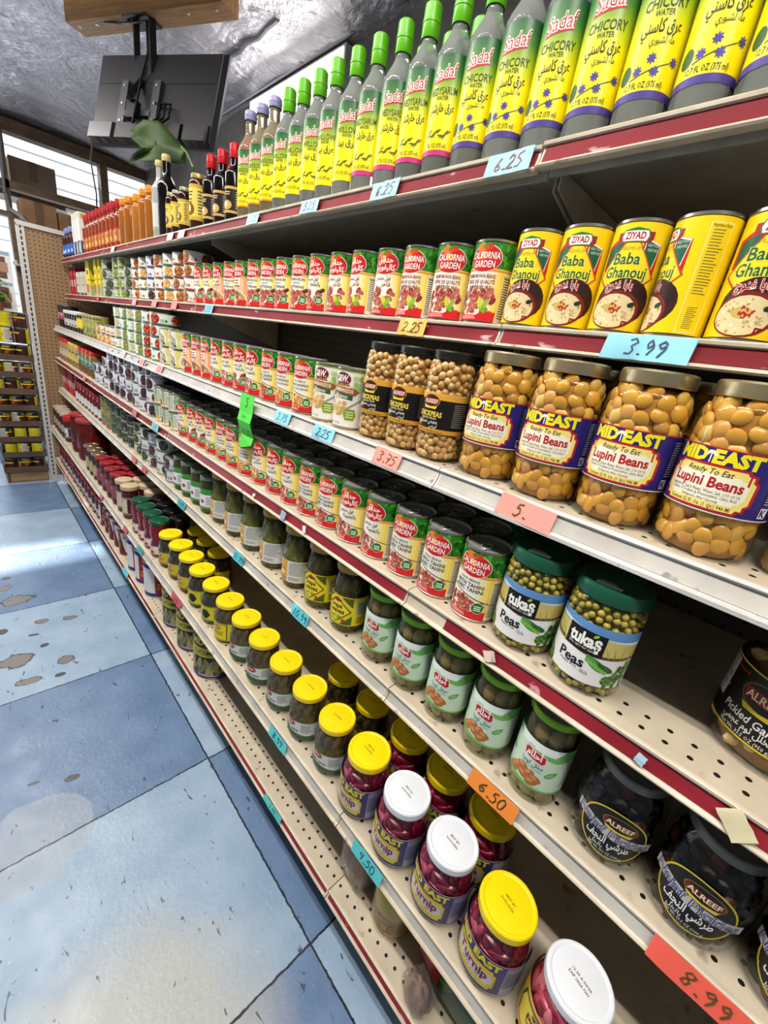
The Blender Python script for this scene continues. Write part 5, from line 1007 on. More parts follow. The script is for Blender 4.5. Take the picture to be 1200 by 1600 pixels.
# fourth shelf
row('pea', 'D', [.105, .2005], .056, 'dark green lidded jar of peas', 'jars of peas', [4, 10], 1); row('garlic', 'D', [-.092], .122, 'big jar of pickled garlic with black label', None, [-30], 1)
KD = ['cg_tahini'] * 9 + ['cg_chick', 'cg_chick', 'cg_chick', 'cg_chick', 'cg_chick', 'cg_recipe', 'cg_recipe', 'cg_tahini', 'cg_recipe']
YD = [4, 8, 10, 188, 192, 10, 10, 188, 190, 192, 8, 8, 10, 190, 190, 190, 190, 192]
row(KD, 'D', span(.2845, .0776, 17), .0485, 'green-topped bean can with red emblem', 'bean cans on the fourth shelf', YD, 4)
for rr in (1, 2): row('cg_tahini', 'D', span(.32 + .01 * rr, .0776, 16), .0485 + .079 * rr, 'green-topped bean can with dark lid', 'bean cans on the fourth shelf', None, 60, 'second row' if rr == 1 else 'third row')
stacks('greencan', 'D', [1.625, 1.7045, 1.784], .0485, 2, .066, 'green squat can with a dip picture', 'green squat cans', 10)
stacks(['figcan', 'figcan', 'figcan', 'figcan2'], 'D', span(1.878, .1035, 10), .061, [4, 4, 4, 4, 4, 4, 4, 3, 2, 2], .0508, dict(figcan='silver can with dark olives', figcan2='grey can with aubergines'), 'stacked silver cans on the fourth shelf')
row('browngreen', 'D', span(2.925, .108, 4), .062, 'brown jar with green label and red lid', 'green-labelled jars'); row('tanjar', 'D', span(3.36, .108, 3), .062, 'tan jar with yellow lid', 'yellow-lidded jars'); row('redtan', 'D', span(3.69, .108, 3), .062, 'tan jar with tall red lid', 'red-lidded tan jars')
# fifth shelf
row('najaf', 'E', [-.2005, -.0975, .0055], .063, 'black jar of dark pickles with oval label', 'dark pickle jars', [-14, -2, 10], 2)
row('zucchini', 'E', [.112, .203, .291, .381, .472], .0495, 'lime-lidded jar of pickled courgettes', 'courgette pickle jars', [2, 4, 2, 6, 8], 3)
row('grapeyellow', 'E', [.584, .690], .053, 'ochre-lidded grape leaf jar with yellow label', 'yellow-labelled grape leaf jars', [8, 8], 3); row('grapewhite', 'E', [.795, .911, 1.029, 1.136, 1.245], .053, 'ochre-lidded grape leaf jar with white label', 'white-labelled grape leaf jars', [6, 0, 4, 4, 4], 3)
row('olivejar', 'E', [1.335, 1.42, 1.507, 1.588], .046, 'grey-green lidded olive jar', 'olive jars', None, 12)
stacks(['tubegg', 'tubwhite', 'tubegg', 'tubwhite', 'tublemon'], 'E', span(1.682, .1035, 5), .061, [2, 3, 3, 3, 3], .0495, dict(tubegg='lilac-grey can with aubergines', tubwhite='pale grey short can', tublemon='grey can with lemon'), 'stacked grey cans on the fifth shelf')
stacks(['tubdark', 'tubdark', 'tubgreen', 'tubgreen', 'tubolive', 'tubolive'], 'E', span(2.203, .1035, 6), .061, 3, .0525, dict(tubdark='near-black short can', tubgreen='dark green short can', tubolive='olive green short can'), 'stacked dark cans on the fifth shelf')
row('redwhite', 'E', span(2.83, .09, 8), .053, 'red-lidded paste jar with white label', 'red-lidded jars on the fifth shelf'); row('tealpack', 'E', [3.555], .06, 'teal carton beside the red cartons', None); row('redpack', 'E', span(3.64, .068, 6), .05, 'crimson carton', 'crimson cartons on the fifth shelf')
# sixth shelf
row(['turnipwhite', 'pinkpickle'], 'F', [-.152, -.044], .052, dict(turnipwhite='white-lidded jar of crimson turnips', pinkpickle='white-lidded jar of pale pink pickles with yellow label'), 'turnip jars', [-10, -14], 2) if False else None
row('pinkpickle', 'F', [-.152, -.044], .052, 'white-lidded pink turnip jar with yellow label', 'turnip jars', [-10, -14], 2)
row('turnipyellow', 'F', [.065], .052, 'yellow-lidded jar of crimson turnips', 'turnip jars', [-10], 2); row('turnipwhite', 'F', [.172, .278], .052, 'white-lidded jar of crimson turnips', 'turnip jars', [-4, 0], 2); row('turnipyellow', 'F', [.385], .052, 'yellow-lidded jar of crimson turnips', 'turnip jars', [-2], 2)
row('turnipyellow', 'F', [.155, .258, .362], .152, 'yellow-lidded jar of crimson turnips', 'turnip jars', None, 20, 'back row')
row(['vinewhite'] * 5 + ['vineframe', 'vinegreen', 'vinegreen', 'vinered', 'vinered', 'vinered'], 'F', [.493, .599, .706, .814, .919, 1.022, 1.128, 1.234, 1.337, 1.438, 1.54], .055, dict(vinewhite='yellow-lidded vine leaf jar with white label', vineframe='yellow-lidded vine leaf jar with framed yellow label', vinegreen='yellow-lidded jar with a leaf on its label', vinered='yellow-lidded vine leaf jar with red oval'), 'vine leaf jars', [6, 4, 4, 24, 10, 6, 4, 6, 4, 8, 8], 3)
row('vinegreen', 'F', [.48, .59, 1.325, 1.43, 1.527], .152, 'yellow-lidded vine leaf jar', 'vine leaf jars', None, 20, 'back row')
row('ketchup', 'F', [1.634, 1.715, 1.797, 1.878], .042, 'dark green lidded red sauce jar', 'green-lidded sauce jars'); row('darklidjar', 'F', [1.632, 1.713, 1.795, 1.872], .121, 'black-lidded dark sauce jar', 'sauce jars', where='back row')
row('beigejar', 'F', [1.966, 2.056, 2.148][1:], .044, 'beige-lidded dark sauce jar', 'beige-lidded jars'); row('beigejar', 'F', [1.95, 2.047, 2.14], .116, 'beige-lidded dark sauce jar', 'beige-lidded jars', where='back row')
row('redlidjar', 'F', [2.25, 2.35, 2.455, 2.555], .044, 'red-lidded dark sauce jar', 'red-lidded sauce jars'); row('redlidjar', 'F', [2.24, 2.345, 2.45, 2.55], .116, 'red-lidded dark sauce jar', 'red-lidded sauce jars', where='back row')
row('goldlidjar', 'F', [2.645, 2.735, 2.83], .044, 'gold-lidded jam jar', 'gold-lidded jars'); row('tub', 'F', [3.07, 3.265], .098, 'big clear tub of red paste', 'red paste tubs'); row('labeljar', 'F', [3.525], .056, 'red-lidded jar with a white label', None); row('palejar', 'F', span(3.635, .1, 4), .056, 'pale-lidded brown paste jar', 'pale-lidded jars')
# bottom shelf
row('cucumber', 'G', [1.193, 1.36, 1.523], .086, 'large purple and yellow can of cucumbers', 'large cucumber cans', [28, 24, 24], 3); row('blue', 'G', [1.775, 1.903, 2.03], .071, 'large white can with blue bands', 'blue-banded cans', [30, 0, 0], 8); row('redcan', 'G', [2.20, 2.30, 2.395, 2.49, 2.60], .055, 'white can with dark red bands', 'red-banded cans', None, 30)
row('redtop', 'G', span(2.70, .098, 13), .053, 'small red-lidded paste jar', 'red-lidded jars on the bottom shelf'); row('redtop', 'G', span(2.74, .098, 12), .142, 'small red-lidded paste jar', 'red-lidded jars on the bottom shelf', where='back row')
row('wrapped', 'G', [.262], .082, 'shrink-wrapped yellow-lidded tub', None, [30], 0)

# ------------------------------------------------------------------ bagged goods on the bottom shelf
def blob(name, prof, m, seed, amp, n=28, fx=1, fy=1, tw=.6):
    rn = random.Random(seed); ph = [rn.uniform(0, 6) for _ in range(8)]; b = MB(); b.lathe(prof, m, n); out = []
    for x, y, z in b.v:
        t = math.atan2(y, x); r = math.hypot(x, y); k = 1 + amp * (math.sin(3 * t + ph[0] + z * 40 * tw) + .7 * math.sin(5 * t + ph[1] - z * 60 * tw) + .5 * math.sin(9 * t + ph[2] + z * 90 * tw)) * (0 if z < .004 else 1)
        out.append((x * k * fx, y * k * fy, z + (0 if z < .004 else .004 * math.sin(4 * t + ph[3]))))
    b.v = out; return b.mesh(name, 70)
FILM = bpy.data.materials.new('clear_film'); FILM.use_nodes = True; n_, l_ = nodes(FILM); n_.remove(n_['Principled BSDF'])
t_ = n_.new('ShaderNodeBsdfTransparent'); t_.inputs[0].default_value = (.96, .92, .88, 1); g_ = n_.new('ShaderNodeBsdfGlossy'); g_.inputs['Roughness'].default_value = .1; mx = n_.new('ShaderNodeMixShader'); mx.inputs[0].default_value = .3; nt = n_.new('ShaderNodeTexNoise'); nt.inputs['Scale'].default_value = 34; nt.inputs['Distortion'].default_value = 1.5; bq = n_.new('ShaderNodeBump'); bq.inputs['Strength'].default_value = 1; bq.inputs['Distance'].default_value = .02; l_.new(nt.outputs[0], bq.inputs['Height']); l_.new(bq.outputs[0], g_.inputs['Normal'])
l_.new(t_.outputs[0], mx.inputs[1]); l_.new(g_.outputs[0], mx.inputs[2]); l_.new(mx.outputs[0], n_['Material Output'].inputs[0])
PINKB = noisy('dried_petals', '#8a6a50', '#cfb298', 30, .5, bump=.5, c3='#8a4450', lo3=.5, hi3=.6, scale3=16, stretch=(1, 1, .25)); PURP = noisy('dried_purple', '#8a6a58', '#c5aa92', 34, .5, bump=.5, c3='#5f3850', lo3=.5, hi3=.58, scale3=18, stretch=(1, 1, .3))
def bag(x, y, h, r, m, label, seed, fx=1, fy=1, rz=0):
    t = empty('clear_bag', (x, y, .2082), label, 'bag', 'clear bags on the bottom shelf', rz)
    pr_ = [(0, .001), (r * .8, .001), (r, h * .12), (r * 1.05, h * .35), (r * .85, h * .62), (r * .4, h * .82), (r * .3, h * .88), (r * .5, h), (0, h * .97)]
    o = link('contents', blob('contents', [(q * .93, z * .86 + .001) for q, z in pr_[:6]] + [(0, h * .72)], m, seed, .05, 28, fx, fy), t); o['kind'] = 'stuff'; link('film', blob('film', pr_, FILM, seed, .12, 48, fx * 1.08, fy * 1.08, 1.1), t)
bag(.503, .372, .20, .047, PINKB, 'clear bag of pinkish dried goods behind the yellow-lidded tub', 3, .9, 1.0)
bag(.449, .140, .085, .026, PURP, 'clear bag with purple contents, nearest on the bottom shelf', 9, .85, 1.1)
# printed sack: green body, red panel, yellow top
t = empty('printed_sack', (.545, .092, .2082), 'green sack with yellow and red top behind the purple bag', 'sack', None)
b = MB(); SG = noisy('green_sack_print', '#0f3a26', '#1c5236', 12, .35, c3='#5a7a34', lo3=.6, hi3=.63, scale3=26); hs = .235; prof = [(.052, 0), (.056, .02), (.058, .10), (.052, .16), (.034, .215), (.008, .235)]
vs_ = []; N = 18
for w_, z_ in prof:
    for k in range(2 * N):
        a_ = 2 * PI * k / (2 * N); vs_.append((-w_ * math.copysign(abs(math.cos(a_)) ** .6, math.cos(a_)), -.085 * math.copysign(abs(math.sin(a_)) ** .55, math.sin(a_)) * (1 - .08 * z_ / hs), z_))
for lo, hi, m in ((0, 3, SG), (3, 4, mat('#b01c1c', .35)), (4, 5, mat('#c9a91a', .4))):
    b.add(vs_[lo * 2 * N:(hi + 1) * 2 * N], [(j * 2 * N + k, j * 2 * N + (k + 1) % (2 * N), (j + 1) * 2 * N + (k + 1) % (2 * N), (j + 1) * 2 * N + k) for j in range(hi - lo) for k in range(2 * N)], m)
b.v = [(x * .98, z - .045, -y * .72) for x, y, z in b.v]; link('sack_body', b.mesh('sack_body', 60), t); t.location = (.528, .005, .2082 + .0615)
# second tub layer: small green tin lid seen above the first bag
# ------------------------------------------------------------------ handwritten price tags
GL = {'0': [[(.5, 1.6), (.15, 1.3), (.1, .6), (.35, 0), (.7, .05), (.9, .7), (.8, 1.3), (.5, 1.6)]], '1': [[(.5, 1.6), (.45, 0)]], '2': [[(.1, 1.2), (.35, 1.6), (.8, 1.4), (.7, .9), (.1, .05), (.95, .1)]], '3': [[(.15, 1.45), (.5, 1.6), (.85, 1.3), (.45, .9), (.85, .5), (.6, .05), (.1, .15)]],
      '4': [[(.3, 1.6), (.15, .7), (.9, .75)], [(.75, 1.5), (.65, 0)]], '5': [[(.9, 1.55), (.3, 1.5), (.2, .95), (.6, 1.0), (.85, .6), (.6, .05), (.1, .1)]], '6': [[(.75, 1.55), (.3, 1.0), (.15, .4), (.45, 0), (.8, .3), (.65, .7), (.2, .5)]], '7': [[(.1, 1.5), (.9, 1.5), (.4, 0)], [(.25, .8), (.8, .85)]],
      '8': [[(.8, 1.45), (.4, 1.6), (.2, 1.2), (.75, .6), (.6, .05), (.2, .15), (.25, .6), (.8, 1.2), (.8, 1.45)]], '9': [[(.8, 1.2), (.45, 1.6), (.15, 1.2), (.4, .85), (.8, 1.2), (.85, .8), (.6, 0)]], '.': [[(.25, .12), (.45, .1), (.6, .05)]],
      'f': [[(.8, 1.5), (.5, 1.5), (.45, 0)], [(.2, .9), (.8, .9)]], 'o': [[(.5, .9), (.2, .5), (.45, 0), (.8, .4), (.5, .9)]], 'r': [[(.3, .9), (.3, 0)], [(.3, .6), (.5, .9), (.8, .85)]], ' ': []}
def scrawl(b, s, cx, cy, h, m, th, off, pt, seed=0, lean=.18):
    rn = random.Random(seed + len(s)); k = h / 1.6; adv = 1.12 * k; x0 = cx - sum(.55 if c == '.' else 1 for c in s) * adv / 2
    for ch in s:
        for stroke in GL.get(ch, []):
            q = [(x0 + (u + rn.gauss(0, .05)) * k + lean * v * k, cy - h / 2 + (v + rn.gauss(0, .05)) * k) for u, v in stroke]
            dn = []
            for a_, c_ in zip(q, q[1:]): dn += [(a_[0] + (c_[0] - a_[0]) * f, a_[1] + (c_[1] - a_[1]) * f) for f in (0, .5)]
            dn.append(q[-1]); L_, R_ = [], []
            for i, p in enumerate(dn):
                a_ = dn[max(i - 1, 0)]; c_ = dn[min(i + 1, len(dn) - 1)]; dx, dy = c_[0] - a_[0], c_[1] - a_[1]; n = math.hypot(dx, dy) or 1
                L_.append((p[0] - dy / n * th / 2, p[1] + dx / n * th / 2)); R_.append((p[0] + dy / n * th / 2, p[1] - dx / n * th / 2))
            n = len(dn); b.add([pt(u, v, off) for u, v in L_] + [pt(u, v, off) for u, v in R_], [(i, i + 1, n + i + 1, n + i) for i in range(n - 1)], m)
        x0 += adv * (.55 if ch == '.' else 1)
LIPV = {t: Vector((.0078, 0, .0305)).normalized() if t not in 'CG' else Vector((.0115, 0, .0325)).normalized() if t == 'C' else Vector((.0078, 0, .019)).normalized() for t in TIER}
def tagged(tier, y, text, col, ink, w, h, label, seed=0, rot=0, up=0):
    z, xl = TIER[tier]; v = LIPV[tier]; u = Vector((0, -1, 0)); n = u.cross(v)
    hh = .031 if tier != 'G' else .019; c = Vector((xl - .0012, y, z - .001)) - v * (hh * .5) + n * (.0016 if tier != 'C' else .0008) + v * up
    b = MB(); rn = random.Random(seed); th = .0005
    cu, sn = math.cos(rot), math.sin(rot); pt = lambda a_, q, o: (u * (a_ * cu - q * sn) + v * (a_ * sn + q * cu) + n * o)
    N = 6; m = mat(col, .5); vs_ = []
    for o in (0, th):
        for i in range(N + 1):
            a_ = -w / 2 + w * i / N
            for q in (-h / 2, h / 2): vs_.append(pt(a_ + rn.gauss(0, .0006), q + rn.gauss(0, .0004), o + .0008 * math.sin(i * 1.3 + seed) * .4 + .0003))
    k = 2 * (N + 1); fs = [(k + 2 * i, k + 2 * i + 2, k + 2 * i + 3, k + 2 * i + 1) for i in range(N)] + [(2 * i + 1, 2 * i + 3, 2 * i + 2, 2 * i) for i in range(N)]
    fs += [(2 * i, 2 * i + 2, k + 2 * i + 2, k + 2 * i) for i in range(N)] + [(2 * i + 3, 2 * i + 1, k + 2 * i + 1, k + 2 * i + 3) for i in range(N)] + [(0, k, k + 1, 1), (2 * N + 1, k + 2 * N + 1, k + 2 * N, 2 * N)]
    b.add(vs_, fs, m)
    if text: scrawl(b, text, 0, 0, h * .62, mat(ink, .5), h * .075, th + .0009, pt, seed)
    o = link('price_tag', b.mesh('price_tag', 40)); o.location = c; tag(o, label, 'price tag', 'handwritten price tags on the shelf edges')
CY = '#8fd3e2'; PK = '#f0907e'; YO = '#eab04a'; TE = '#4fb8b0'; OR = '#ef8a34'
tagged('A', .430, '6.25', CY, '#7a1c2a', .072, .030, 'pale blue 6.25 tag by the nearest joint of the top shelf', 1, .03); tagged('A', .6865, '6.25', CY, '#6a2434', .070, .030, 'pale blue 6.25 tag under the pink-banded bottles', 2, .02)
tagged('A', .929, '5.25', CY, '#8a4a4a', .066, .028, 'pale blue tag under the unbanded green-capped bottles', 3); tagged('A', 1.19, '5.25', '#9fd4dc', '#5a8a9a', .062, .028, 'faded blue tag under the lavender-capped bottles', 4)
tagged('B', .176, '3.99', CY, '#1c3a5a', .098, .030, 'pale blue 3.99 tag under the yellow dip cans', 5); tagged('B', .5665, '2.25', YO, '#4a3a1a', .066, .030, 'amber 2.25 tag under the bean cans', 6); tagged('B', 1.471, '2.25', CY, '#2a6a9a', .062, .029, 'pale blue tag under the farther bean cans', 7)
tagged('C', .4985, '3.75', '#ee9a8e', '#7a5a1c', .064, .030, 'salmon 3.75 tag under the chickpea jars', 8, -.03); tagged('C', .228, '5. ', '#ee9a8e', '#5a4a1c', .082, .030, 'torn salmon tag starting with 5 under the lupini jars', 9, -.04); tagged('C', .691, '2.25', CY, '#2a4a6a', .070, .029, 'pale blue 2.25 tag under the white chickpea cans', 10); tagged('C', .852, '2.75', CY, '#3a7a9a', .064, .028, 'pale blue tag left of the white chickpea cans', 11)
tagged('C', 1.7116, '2.5', '#ee9a9a', '#c03a3a', .062, .026, 'salmon tag under the plate-pictured cans', 12); tagged('C', 1.925, '2.5', '#eeaaa4', '#c03a3a', .056, .026, 'salmon tag under the radish cans', 13)
tagged('D', 1.7294, '5.99', '#7fc4cc', '#2a5a7a', .075, .026, 'blue tag on the red strip under the green squat cans', 14)
tagged('E', .143, '6.50', OR, '#2a3a1a', .082, .030, 'orange 6.50 tag under the courgette pickle jars', 15, -.02); tagged('E', .6857, '10.99', '#58c8d8', '#14485a', .066, .029, 'turquoise 10.99 tag under the yellow-labelled grape leaf jars', 16); tagged('E', 1.0102, '10.99', '#58c8d8', '#14485a', .062, .029, 'turquoise 10.99 tag under the white-labelled grape leaf jars', 17); tagged('E', 1.4643, '4.99', '#4fb0b8', '#14485a', .07, .028, 'turquoise tag under the olive jars', 18); tagged('E', -.136, '8.99', '#f0604e', '#5a4a1a', .11, .031, 'coral 8.99 tag under the dark pickle jars', 19)
tagged('F', .2929, '4.50', '#58c4cc', '#14485a', .080, .028, 'turquoise 4.50 tag under the turnip jars', 20); tagged('F', .6223, '8.99', '#58c4cc', '#14485a', .074, .028, 'turquoise 8.99 tag under the vine leaf jars', 21); tagged('F', 1.3088, '5.99', '#d8505a', '#a02a34', .085, .026, 'red tag under the farther vine leaf jars', 22); tagged('F', 1.7342, '5.99', TE, '#1c5a5a', .07, .026, 'teal tag under the green-lidded sauce jars', 23)
tagged('G', .6239, '5.99', TE, '#1c4a4a', .085, .018, 'teal 5.99 tag on the red base edge', 24); tagged('G', 2.013, '', '#5fc4d4', '#2a7a8a', .08, .028, 'plain turquoise tag on the base edge below the blue-banded cans', 25)
for tier, y, c, lab in (('A', 1.70, '#d8d8d8', 'white sticker under the honey jar'), ('A', 1.81, '#c9ccd0', 'grey sticker under the small honey jars'), ('B', 1.79, '#e08a7e', 'salmon sticker below the nearest cream can stacks'), ('B', 2.02, '#d8908a', 'salmon sticker below the middle cream can stacks'), ('B', 2.30, '#e0a4a8', 'pink sticker below the lilac can stack'), ('C', 2.2, '#d8c4c4', 'pale pink sticker below the green bean cans'), ('D', 2.0, '#b05a66', 'dark pink sticker below the silver olive cans'), ('E', 1.9, '#c05a5e', 'red sticker below the lemon can stack'), ('E', 2.05, '#c8686a', 'red sticker below the near-black cans'), ('F', 1.95, '#c85a5e', 'red sticker below the beige-lidded jars'), ('F', 2.4, '#c86468', 'red sticker below the red-lidded sauce jars'), ('A', 2.6, '#d0d0d0', 'white sticker under the hot sauce bottles'), ('B', 3.0, '#c83a44', 'red sticker below the yellow cartons'), ('D', 3.0, '#d8783a', 'orange sticker below the green-labelled jars')):
    tagged(tier, y, '', c, c, .06, .026 if tier != 'G' else .018, lab + ' on the %s edge' % TN[tier], int(y * 10))
# scraps of torn paper left on the red strip of the fourth shelf
for i, (y, w, h, c) in enumerate(((.21, .018, .016, '#d8c8b8'), (.79, .018, .02, '#8ab8c8'), (.935, .010, .012, '#e8e0d8'), (.70, .010, .016, '#e8e0d8'), (.005, .012, .01, '#a8c8d8'), (-.085, .03, .022, '#d8cfa8'))):
    tagged('D', y, '', c, c, w, h, 'torn paper scrap on red strip under the %s' % ('nearer pea jar', 'row of bean cans, bluish', 'row of bean cans, small and white', 'row of bean cans, tall and white', 'gap beside the pea jars', 'pickled garlic jar')[i], i, .5 + i)
# long fluorescent-green slip folded over the third shelf's edge
b = MB(); GT_ = mat('#4fdc3a', .5); pr_ = [(-.0145, .012), (-.0170, -.010), (-.0185, -.034), (-.024, -.056), (-.013, -.094), (-.018, -.112)]; yc = 1.008; W2 = .036
for o in (0, -.0005):
    vs_ = []
    for i, (x, z) in enumerate(pr_): vs_ += [(x + o, W2 - .004 * (i == 5), z - (.02 if i == 5 else 0)), (x + o, -W2 + .004 * i / 5, z)]
    b.add(vs_, [(2 * i, 2 * i + 1, 2 * i + 3, 2 * i + 2) for i in range(5)], GT_)
def slip(u, v, o):
    zz = v; 
    for (xa, za), (xb, zb) in zip(pr_, pr_[1:]):
        if zb <= zz <= za: return (xa + (xb - xa) * (zz - za) / (zb - za) - .0012 - o, -u, zz)
    return (pr_[0][0] - .0015, -u, zz)
scrawl(b, '5', 0, -.008, .024, mat('#1c3a14', .5), .0022, 0, slip, 3); scrawl(b, 'for', -.004, -.043, .010, mat('#1c3a14', .5), .0014, 0, slip, 4); scrawl(b, '10.00', -.002, -.084, .018, mat('#1c3a14', .5), .002, 0, slip, 5)
o = link('price_slip', b.mesh('price_slip', 0)); o.location = (TIER['C'][1], yc, TIER['C'][0] - .002); tag(o, 'bright green folded paper slip hanging from the third shelf', 'price tag')
b = MB(); b.add([(-.012, .03, .012), (-.012, -.03, .012), (-.016, .008, -.075), (-.0125, .03, .012), (-.0125, -.03, .012), (-.0165, .008, -.075)], [(0, 1, 2), (5, 4, 3), (0, 3, 4, 1), (1, 4, 5, 2), (2, 5, 3, 0)], mat('#e84a7e', .5)); o = link('price_slip', b.mesh('pink_slip', 0)); o.location = (TIER['G'][1], 3.61, TIER['G'][0] - .012); tag(o, 'pink paper slip hanging from the base edge near the far panel', 'price tag')

# ------------------------------------------------------------------ end panel, tray stack and the things at the far left
t = empty('pegboard_divider', (.38, 4.09, 0), 'tan pegboard end panel with a white slotted upright at the far end', 'pegboard')
PEG = bpy.data.materials.new('tan_pegboard'); PEG.use_nodes = True; n_, l_ = nodes(PEG); tc = n_.new('ShaderNodeTexCoord'); sp = n_.new('ShaderNodeSeparateXYZ'); l_.new(tc.outputs['Object'], sp.inputs[0])
dx = mth('SUBTRACT', mth('FRACT', mth('DIVIDE', sp.outputs[0], .0254)), .5); dz = mth('SUBTRACT', mth('FRACT', mth('DIVIDE', sp.outputs[2], .0254)), .5)
hole = mth('LESS_THAN', mth('ADD', mth('MULTIPLY', dx, dx), mth('MULTIPLY', dz, dz)), .026); mx = n_.new('ShaderNodeMix'); mx.data_type = 'RGBA'; l_.new(hole, mx.inputs[0]); mx.inputs[6].default_value = (*lin('#9a7a55'), 1); mx.inputs[7].default_value = (.012, .008, .005, 1); l_.new(mx.outputs[2], n_['Principled BSDF'].inputs['Base Color']); n_['Principled BSDF'].inputs['Roughness'].default_value = .6
b = MB(); b.box(.043, -.012, .05, .60, -.006, 1.785, PEG); link('pegboard', b.mesh('pegboard', 0), t)
UPW = mat('#c9c6bf', .4); b = MB(); b.box(0, -.022, 0, .042, .02, 1.80, UPW); up = link('upright', b.mesh('upright_white', 0), t)
b = MB()
for i in range(52): b.box(.017, -.0226, .06 + i * .0335, .026, -.0216, .082 + i * .0335, mat('#1a1816', .6))
o = link('slot_row', b.mesh('slot_row', 0), up)
b = MB(); b.box(.0, -.026, 1.785, .60, .022, 1.812, UPW); link('top_rail', b.mesh('top_rail', 0), t)
b = MB(); b.box(.44, 4.30, 1.70, .72, 4.40, 1.78, mat('#b8b09a', .6)); 
# trays of jars on the floor beyond the panel
CARD = noisy('brown_cardboard', '#4f3d2e', '#62503e', 8, .7); KRAFT = noisy('kraft_cardboard', '#8a6c48', '#a5875e', 6, .7, stretch=(1, 1, 6))
def tray_label():
    a = Art(.0415, .094, .004, '#3a1a14'); H = 94; rn = random.Random(4); q = a.C / 3
    a.rect(-a.C / 2, 0, -a.C / 2 + q * .8, H, '#d8cf1c', 1); a.rect(-a.C / 2 + q * .8, 0, -a.C / 2 + q * 1.35, H, '#cfccc4', 1); a.lines(-a.C / 2 + q * .85, 14, -a.C / 2 + q * 1.4, 84, 12, '#5a5850', 2, 3)
    for i in range(22): a.ell(20 + rn.gauss(0, 26), 36 + rn.gauss(0, 16), 9, 5.5, rn.choice(['#8a2a1c', '#b8542c', '#5a1c14', '#c97a4a']), 2 + i * .02, rn.uniform(0, 3), 9)
    a.rect(-22, 62, 92, 70, '#e3cf2a', 2.8); a.rect(-22, 72, 92, H, '#2a2230', 2.6); a.lines(0, 76, 60, 88, 2, '#e8d83a', 3.2, 5); a.lines(-a.C / 2 + 6, 20, -a.C / 2 + q * .7, 74, 6, '#a89a1a', 2, 8)
    return a.done('tray_can_label')
proto('traycan', 'tray_can', 'can', can_parts(.0415, .103, tray_label(), tab=False, tag_='tray_can'))
b = MB(); b.box(.118, 4.11, 0, .372, 4.46, .085, KRAFT); b.box(.124, 4.1095, .004, .14, 4.1102, .08, mat('#5a4632', .7)); tag(link('cardboard_box', b.mesh('cardboard_base', 0)), 'flattened kraft cardboard base under the tray stack on the floor', 'cardboard box')
for i in range(8):
    z = .0856 + i * .1185; sh = .004 * math.sin(i * 2.1)
    b = MB(); x0, x1, y0, y1 = .110 + sh, .374 + sh, 4.095, 4.46; b.box(x0, y0, z, x1, y1, z + .004, CARD); b.box(x0, y0, z + .004, x1, y0 + .004, z + .042, CARD); b.box(x0, y0 + .004, z + .004, x0 + .004, y1, z + .05, CARD); b.box(x1 - .004, y0 + .004, z + .004, x1, y1, z + .05, CARD)
    o = link('cardboard_tray', b.mesh('cardboard_tray', 0)); tag(o, 'brown cardboard tray of cans, %s in the stack of eight' % (['lowest'] + [ORD[k] + ' up' for k in range(1, 7)] + ['topmost'])[i], 'tray', 'stacked cardboard trays')
    for j in range(3): place('traycan', .159 + sh + j * .0835, 4.145, z + .0045, R(RND.uniform(-180, 180)), 'can %s in the %s tray of the cardboard stack' % (('at the left', 'in the middle', 'at the right')[j], (['lowest'] + [ORD[k] for k in range(1, 7)] + ['topmost'])[i]), 'cans in the cardboard trays')
for lv in range(2):
    for j in range(3): place('traycan', .166 + j * .0845, 4.16 + .01 * lv, 1.0345 + lv * .1036, R((40, 150, -60)[j] + 70 * lv), 'can %s on the %s loose layer above the trays' % (('at the left', 'in the middle', 'at the right')[j], ('lower', 'upper')[lv]), 'cans in the cardboard trays')
carton('snackbox', 'snack_carton', .16, .11, .19, '#dfe3e6', [(-.38, .08, .3, .8, '#6a4438'), (-.2, .3, .36, .62, '#a8846a'), (-.45, .86, .45, .97, '#8aa8c0')])
place('snackbox', .262, 4.31, 1.2415 + .0, R(0), 'white carton with brown picture standing on the loose cans', None); place('snackbox', .262, 4.312, 1.4325, R(3), 'white carton stacked on top of another white carton', None)
t = empty('leafy_plant', (.235, 4.14, 1.2418), 'yellow-green leafy plant in front of the white cartons, far left', 'plant'); b = MB(); rn = random.Random(6)
for i in range(46): b.ellipsoid((rn.gauss(0, .035), rn.gauss(-.005, .02), .06 + abs(rn.gauss(.06, .05))), .03, .012, .003, mat(rn.choice(['#3f6a1c', '#6a8a24', '#8aa83a', '#2f4f18']), .45), Matrix.Rotation(rn.uniform(0, 6), 3, 'Z') @ Matrix.Rotation(rn.gauss(0, .8), 3, 'Y'), 8, 4)
link('leaves', b.mesh('leaves', 60), t); b = MB(); b.lathe([(0, 0), (.022, 0), (.028, .06), (.026, .06), (.02, .01), (0, .01)], mat('#7a4a34', .6), 20); link('pot', b.mesh('pot', 30), t)
